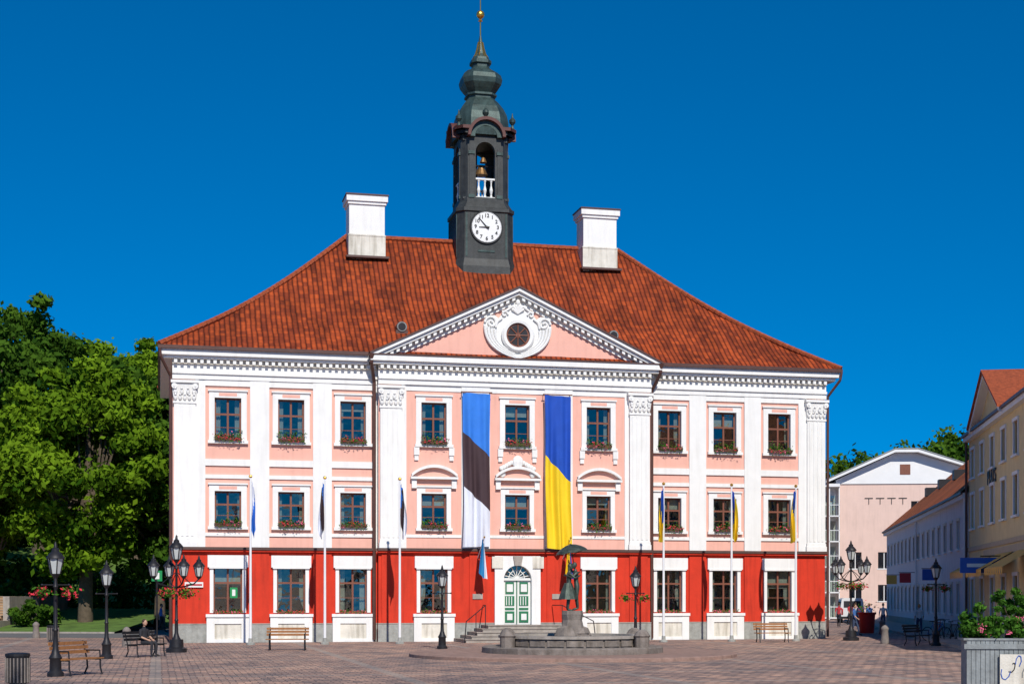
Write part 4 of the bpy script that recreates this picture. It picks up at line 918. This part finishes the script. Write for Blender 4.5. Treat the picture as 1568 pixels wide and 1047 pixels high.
def figure(e,pose='stand',top='bluecl',leg='jeans',skin='skin',hair='hairb',shoe='shoe',longhair=False,off=(0,0,0),rot=0,arms=None,lean=0):
    J={'pelvis':((0,0,.94),(.135,.10)),'waist':((0,-.01,1.08),(.125,.09)),'chest':((0,0,1.28),(.155,.105)),'neckb':((0,.01,1.42),(.085,.07)),'neck':((0,0,1.49),.05),'head0':((0,-.01,1.54),.045)}
    for s,sx in(('L',1),('R',-1)):
        J['sh'+s]=((sx*.175,.01,1.385),.065); J['el'+s]=((sx*.235,.03,1.12),.045); J['wr'+s]=((sx*.25,-.06,.88),.030); J['hd'+s]=((sx*.25,-.08,.82),(.018,.035))
        J['hp'+s]=((sx*.09,0,.88),.095); J['kn'+s]=((sx*.10,-.02,.50),.06); J['an'+s]=((sx*.10,.03,.09),.04); J['to'+s]=((sx*.11,-.15,.035),(.04,.03))
    if pose=='walk':
        J['knL']=((.1,-.16,.52),.06); J['anL']=((.1,-.24,.10),.04); J['toL']=((.11,-.41,.05),(.04,.03))
        J['knR']=((-.1,.04,.49),.06); J['anR']=((-.1,.30,.14),.04); J['toR']=((-.1,.17,.035),(.04,.03))
        J['elL']=((.23,.12,1.14),.045); J['wrL']=((.25,.12,.90),.03); J['hdL']=((.25,.12,.84),(.018,.035))
        J['elR']=((-.23,-.06,1.13),.045); J['wrR']=((-.23,-.24,.97),.03); J['hdR']=((-.23,-.29,.94),(.018,.035))
    if pose=='sit':
        for k in list(J):
            if k[:2] not in('hp','kn','an','to'): p,r=J[k]; J[k]=((p[0],p[1]+.02,p[2]-.42),r)
        for s,sx in(('L',1),('R',-1)):
            J['hp'+s]=((sx*.09,-.02,.50),.095); J['kn'+s]=((sx*.12,-.45,.50),.065); J['an'+s]=((sx*.12,-.42,.09),.04); J['to'+s]=((sx*.12,-.60,.04),(.04,.03))
            J['el'+s]=((sx*.24,-.02,.72),.045); J['wr'+s]=((sx*.13,-.24,.62),.03); J['hd'+s]=((sx*.11,-.30,.60),(.035,.02))
    if arms:
        for k,v in arms.items(): J[k]=(v,J[k][1])
    def tr(p): 
        p=(p[0],p[1]-lean*max(0,p[2]-.9),p[2]); q=rotz(p,rot); return (q[0]+off[0],q[1]+off[1],q[2]+off[2])
    hp=J['head0'][0]; J={k:(tr(v[0]),v[1]) for k,v in J.items()}
    E=[('pelvis','waist',top),('waist','chest',top),('chest','neckb',top),('neckb','neck',skin),('neck','head0',skin)]
    for s in'LR': E+=[('chest','sh'+s,top),('sh'+s,'el'+s,top),('el'+s,'wr'+s,skin),('wr'+s,'hd'+s,skin),('pelvis','hp'+s,leg),('hp'+s,'kn'+s,leg),('kn'+s,'an'+s,leg),('an'+s,'to'+s,shoe)]
    skinned('body',J,E,None,e)
    m=MB(); h0=(hp[0],hp[1]-.02,hp[2]+.10)
    def S(c,r,k,n=12,q=8):
        m.T=Matrix.Translation(off)@Matrix.Rotation(rot,4,'Z')@Matrix.Translation((0,-lean*max(0,h0[2]-.9),0)); m.sph(c,r,k,n,q); m.T=Matrix.Identity(4)
    S(h0,(.075,.093,.115),skin); S((h0[0],h0[1]-.02,h0[2]-.06),(.055,.065,.05),skin,10,6)
    S((h0[0],h0[1]-.097,h0[2]-.01),(.013,.02,.024),skin,8,5)
    S((h0[0],h0[1]-.083,h0[2]-.052),(.024,.010,.007),'redcl' if skin=='skin' else skin,8,4)
    for sx in(-1,1): S((h0[0]+sx*.076,h0[1]+.01,h0[2]-.01),(.012,.02,.03),skin,8,5); S((h0[0]+sx*.03,h0[1]-.084,h0[2]+.012),(.012,.008,.008),'black' if skin=='skin' else skin,8,4)
    S((h0[0],h0[1]+.022,h0[2]+.03),(.083,.09,.105),hair)
    if longhair: S((h0[0],h0[1]+.06,h0[2]-.08),(.07,.045,.14),hair)
    for s in'LR':
        a=Vector(J['wr'+s][0]); b=Vector(J['hd'+s][0]); d=(b-a).normalized(); sd=d.orthogonal().normalized()
        for i,L_ in enumerate((.065,.078,.072,.055)):
            o_=sd*(.016*(i-1.5)); p=b+o_; q=p+d*L_*.55; q2=q+(d*.8+d.cross(sd)*.5).normalized()*L_*.45
            m.cyl(p,q,.0095,.0085,6,skin); m.cyl(q,q2,.0085,.006,6,skin)
        p=a+(b-a)*.5+sd*-.02; m.cyl(p,p+(d*.6-sd*.7).normalized()*.06,.011,.007,6,skin)
    m.build('head_hair_and_fingers',e,smooth=True)
def person(x,y,rz_,**k):
    e=empty('person',(x,y,0),rz_); figure(e,**k); return e
person(-21.2,92,100,pose='walk',top='bluecl',leg='darkcl')
person(25.1,103,-20,pose='walk',top='whitecl',leg='jeans',hair='hairb')
person(24.4,104,10,pose='walk',top='bluecl',leg='darkcl',hair='hairl',longhair=True)
person(23.4,109,160,pose='walk',top='redcl',leg='darkcl')
person(22.6,112,30,pose='stand',top='darkcl',leg='jeans')
person(26.2,118,20,pose='walk',top='redcl',leg='darkcl',longhair=True)
person(27.3,121,200,pose='walk',top='whitecl',leg='jeans')
person(23.0,86,170,pose='walk',top='whitecl',leg='jeans',hair='hairl')
person(19.0,84.5,60,pose='walk',top='bluecl',leg='jeans',hair='hairb')
person(-13.15,54.5,62,pose='sit',top='darkcl',leg='darkcl')
def chair(x,y,rz_):
    e=empty('cafe_chair',(x,y,0),rz_); m=MB(); m.box(-.22,.22,-.22,.22,.42,.46,'greyslat')
    for sx in(-1,1):
        m.cyl((sx*.2,-.2,0),(sx*.2,-.2,.42),.018,.018,6,'iron'); m.cyl((sx*.2,.2,0),(sx*.2,.26,.9),.018,.018,6,'iron')
    for z in(.6,.72,.84): m.box(-.2,.2,.22,.25,z,z+.06,'greyslat')
    m.build('seat_and_frame',e)
for x,y,r,t,h in((19.0,57.5,60,'uyel','hairl'),(19.8,58.5,-30,'redcl','hairb'),(18.6,60.5,120,'whitecl','hairb')):
    chair(x,y,r); person(x,y,r,pose='sit',top=t,leg='jeans',hair=h,longhair=True)
ST=empty('kissing_students_statue',(2.2,55.6,0),8)
B='bronze'
figure(ST,top=B,leg=B,skin=B,hair=B,shoe=B,off=(.17,.0,1.64),rot=-PI/2,lean=.10,arms={'elL':(.22,-.18,1.2),'wrL':(.10,-.36,1.28),'hdL':(.04,-.40,1.3),'elR':(-.26,-.10,1.45),'wrR':(-.22,-.16,1.72),'hdR':(-.2,-.17,1.79)})
figure(ST,top=B,leg=B,skin=B,hair=B,shoe=B,longhair=True,off=(-.15,0,1.60),rot=PI/2,lean=.08,arms={'elL':(.25,-.16,1.30),'wrL':(.14,-.34,1.42),'hdL':(.08,-.37,1.44),'elR':(-.25,-.18,1.22),'wrR':(-.12,-.35,1.3),'hdR':(-.06,-.38,1.32)})
m=MB(); m.lathe([(.36,.0),(.30,.2),(.2,.45),(.14,.6)],12,(-.15,0,2.05),B)
m.T=Matrix.Translation((.08,.12,3.35))@Matrix.Rotation(math.radians(-10),4,'Y')
m.cyl((0,0,-.4),(0,0,.75),.016,.016,6,B); n=16; rings=[]
for r,z in((.62,.40),(.55,.49),(.42,.57),(.22,.65),(.03,.69)):
    rings.append([( (r*(1.0 if i%2==0 else .93))*math.cos(2*PI*i/n),(r*(1.0 if i%2==0 else .93))*math.sin(2*PI*i/n),z+(.0 if i%2==0 else .035)) for i in range(n)])
m.loft(rings,B,cap=False)
for i in range(0,n,2): a=2*PI*i/n; m.cyl((0,0,.3),(.5*math.cos(a),.5*math.sin(a),.5),.008,.008,4,B)
m.T=Matrix.Identity(4); m.build('umbrella_and_skirt',ST)
V=empty('white_van',(28.6,128,0),-9); m=MB()
m.ext([(-.95,.35),(.95,.35),(.98,1.2),(.86,2.0),(.7,2.1),(-.7,2.1),(-.86,2.0),(-.98,1.2)],0,4.6,'vanw'); m.box(-.7,.7,-.02,0,1.3,1.85,'interior'); m.box(-.9,-.75,-.03,0,.7,1.2,'redcl'); m.box(.75,.9,-.03,0,.7,1.2,'redcl'); m.box(-.95,.95,-.08,0,.35,.55,'iron')
for sx in(-1,1):
    for y in(.9,3.7): m.cyl((sx*.98,y,.33),(sx*.75,y,.33),.33,.33,18,'rubber'); 
    m.box(sx*.95-.02,sx*.95+.02,.8,3.9,1.25,1.8,'interior')
m.build('body_and_wheels',V)
PF=empty('cafe_planter',(8.95,30,0),-6); m=MB()
for i in range(34): m.box(.09*i+.003,.09*i+.083,-.03,0,.03,1.27,'greyslat')
m.box(-.05,3.1,-.06,-.03,1.1,1.2,'greyslat'); m.box(-.05,3.1,-.06,-.03,.15,.25,'greyslat'); m.box(-.06,3.2,-.05,.6,1.27,1.31,'greyslat'); m.box(0,3.1,.0,.55,.05,1.27,'greyslat')
# graffiti on a pale board hung on the slats
m.box(.62,2.2,-.12,-.09,.0,1.0,'chim'); random.seed(9)
for i in range(12):
    x=.70+.12*i; z=.62+.12*(i%3); R_=random.uniform(.05,.10); ph=random.uniform(0,6)
    m.tube([(x+R_*math.cos(.8*j+ph)+.01*j,-.125,z+1.6*R_*math.sin(.9*j+ph)) for j in range(6)],.010,5,random.choice(['signblue','iron','greyslat']))
m.build('slats_and_board',PF)
C=[];Rd=[]
for i in range(75): C.append((random.uniform(0,3.1),random.uniform(.0,.5),1.33+random.uniform(0,.55)*(1.35 if i%5==0 else .75))); Rd.append(random.uniform(.07,.15))
leafcloud('leaves',np.array(C),np.array(Rd),90,.05,'leafC',PF,1,41)
b=MB()
for i in range(22): b.leaves((random.uniform(0,3),random.uniform(-.12,.2),1.36+random.uniform(0,.35)),(.06,.06,.06),10,.026,random.choice(['flower_r','flower_p']))
b.build('flowers',PF,recalc=False)
tree('round_shrub',17.0,52,0,2.6,.75,'leafC',51,ncl=24,per=200,size=.07,low=.25)

# ============================================================ LIGHT, SKY, CAMERA
ts=Vector((.24,-.97,0)).normalized(); EL=math.radians(40)
tosun=Vector((ts.x*math.cos(EL),ts.y*math.cos(EL),math.sin(EL)))
sd=bpy.data.lights.new('sun','SUN'); sd.energy=4.5; sd.angle=math.radians(.5); sd.color=(1,.95,.87)
so=bpy.data.objects.new('sun',sd); scene.collection.objects.link(so); so.rotation_euler=(-tosun).to_track_quat('-Z','Y').to_euler(); so.location=(20,-40,50)
wd=bpy.data.worlds.new('World'); scene.world=wd; wd.use_nodes=True; N=wd.node_tree.nodes; L=wd.node_tree.links
bg=N['Background']; sky=N.new('ShaderNodeTexSky'); sky.sky_type='NISHITA'; sky.sun_disc=False; sky.sun_elevation=EL; sky.sun_rotation=math.atan2(tosun.x,tosun.y)
sky.air_density=1.0; sky.dust_density=0.0; sky.ozone_density=4.0; sky.altitude=1500
tc=N.new('ShaderNodeTexCoord'); va=N.new('ShaderNodeVectorMath'); va.operation='MULTIPLY_ADD'; va.inputs[1].default_value=(1,1,.95); va.inputs[2].default_value=(0,0,.115)
vn=N.new('ShaderNodeVectorMath'); vn.operation='NORMALIZE'
L.new(tc.outputs['Generated'],va.inputs[0]); L.new(va.outputs[0],vn.inputs[0]); L.new(vn.outputs[0],sky.inputs['Vector'])
hs=N.new('ShaderNodeHueSaturation'); hs.inputs['Saturation'].default_value=1.5; hs.inputs['Value'].default_value=1.12
L.new(sky.outputs['Color'],hs.inputs['Color']); L.new(hs.outputs['Color'],bg.inputs['Color']); bg.inputs['Strength'].default_value=.10
cd=bpy.data.cameras.new('camera'); cd.sensor_width=36; cd.lens=53.54; cd.shift_y=.2497; cd.clip_end=3000; cd.clip_start=.5
co=bpy.data.objects.new('camera',cd); scene.collection.objects.link(co); co.location=(0,0,2.1); co.rotation_euler=(PI/2,0,0); scene.camera=co
scene.view_settings.view_transform='Standard'; scene.view_settings.look='None'; scene.view_settings.exposure=0
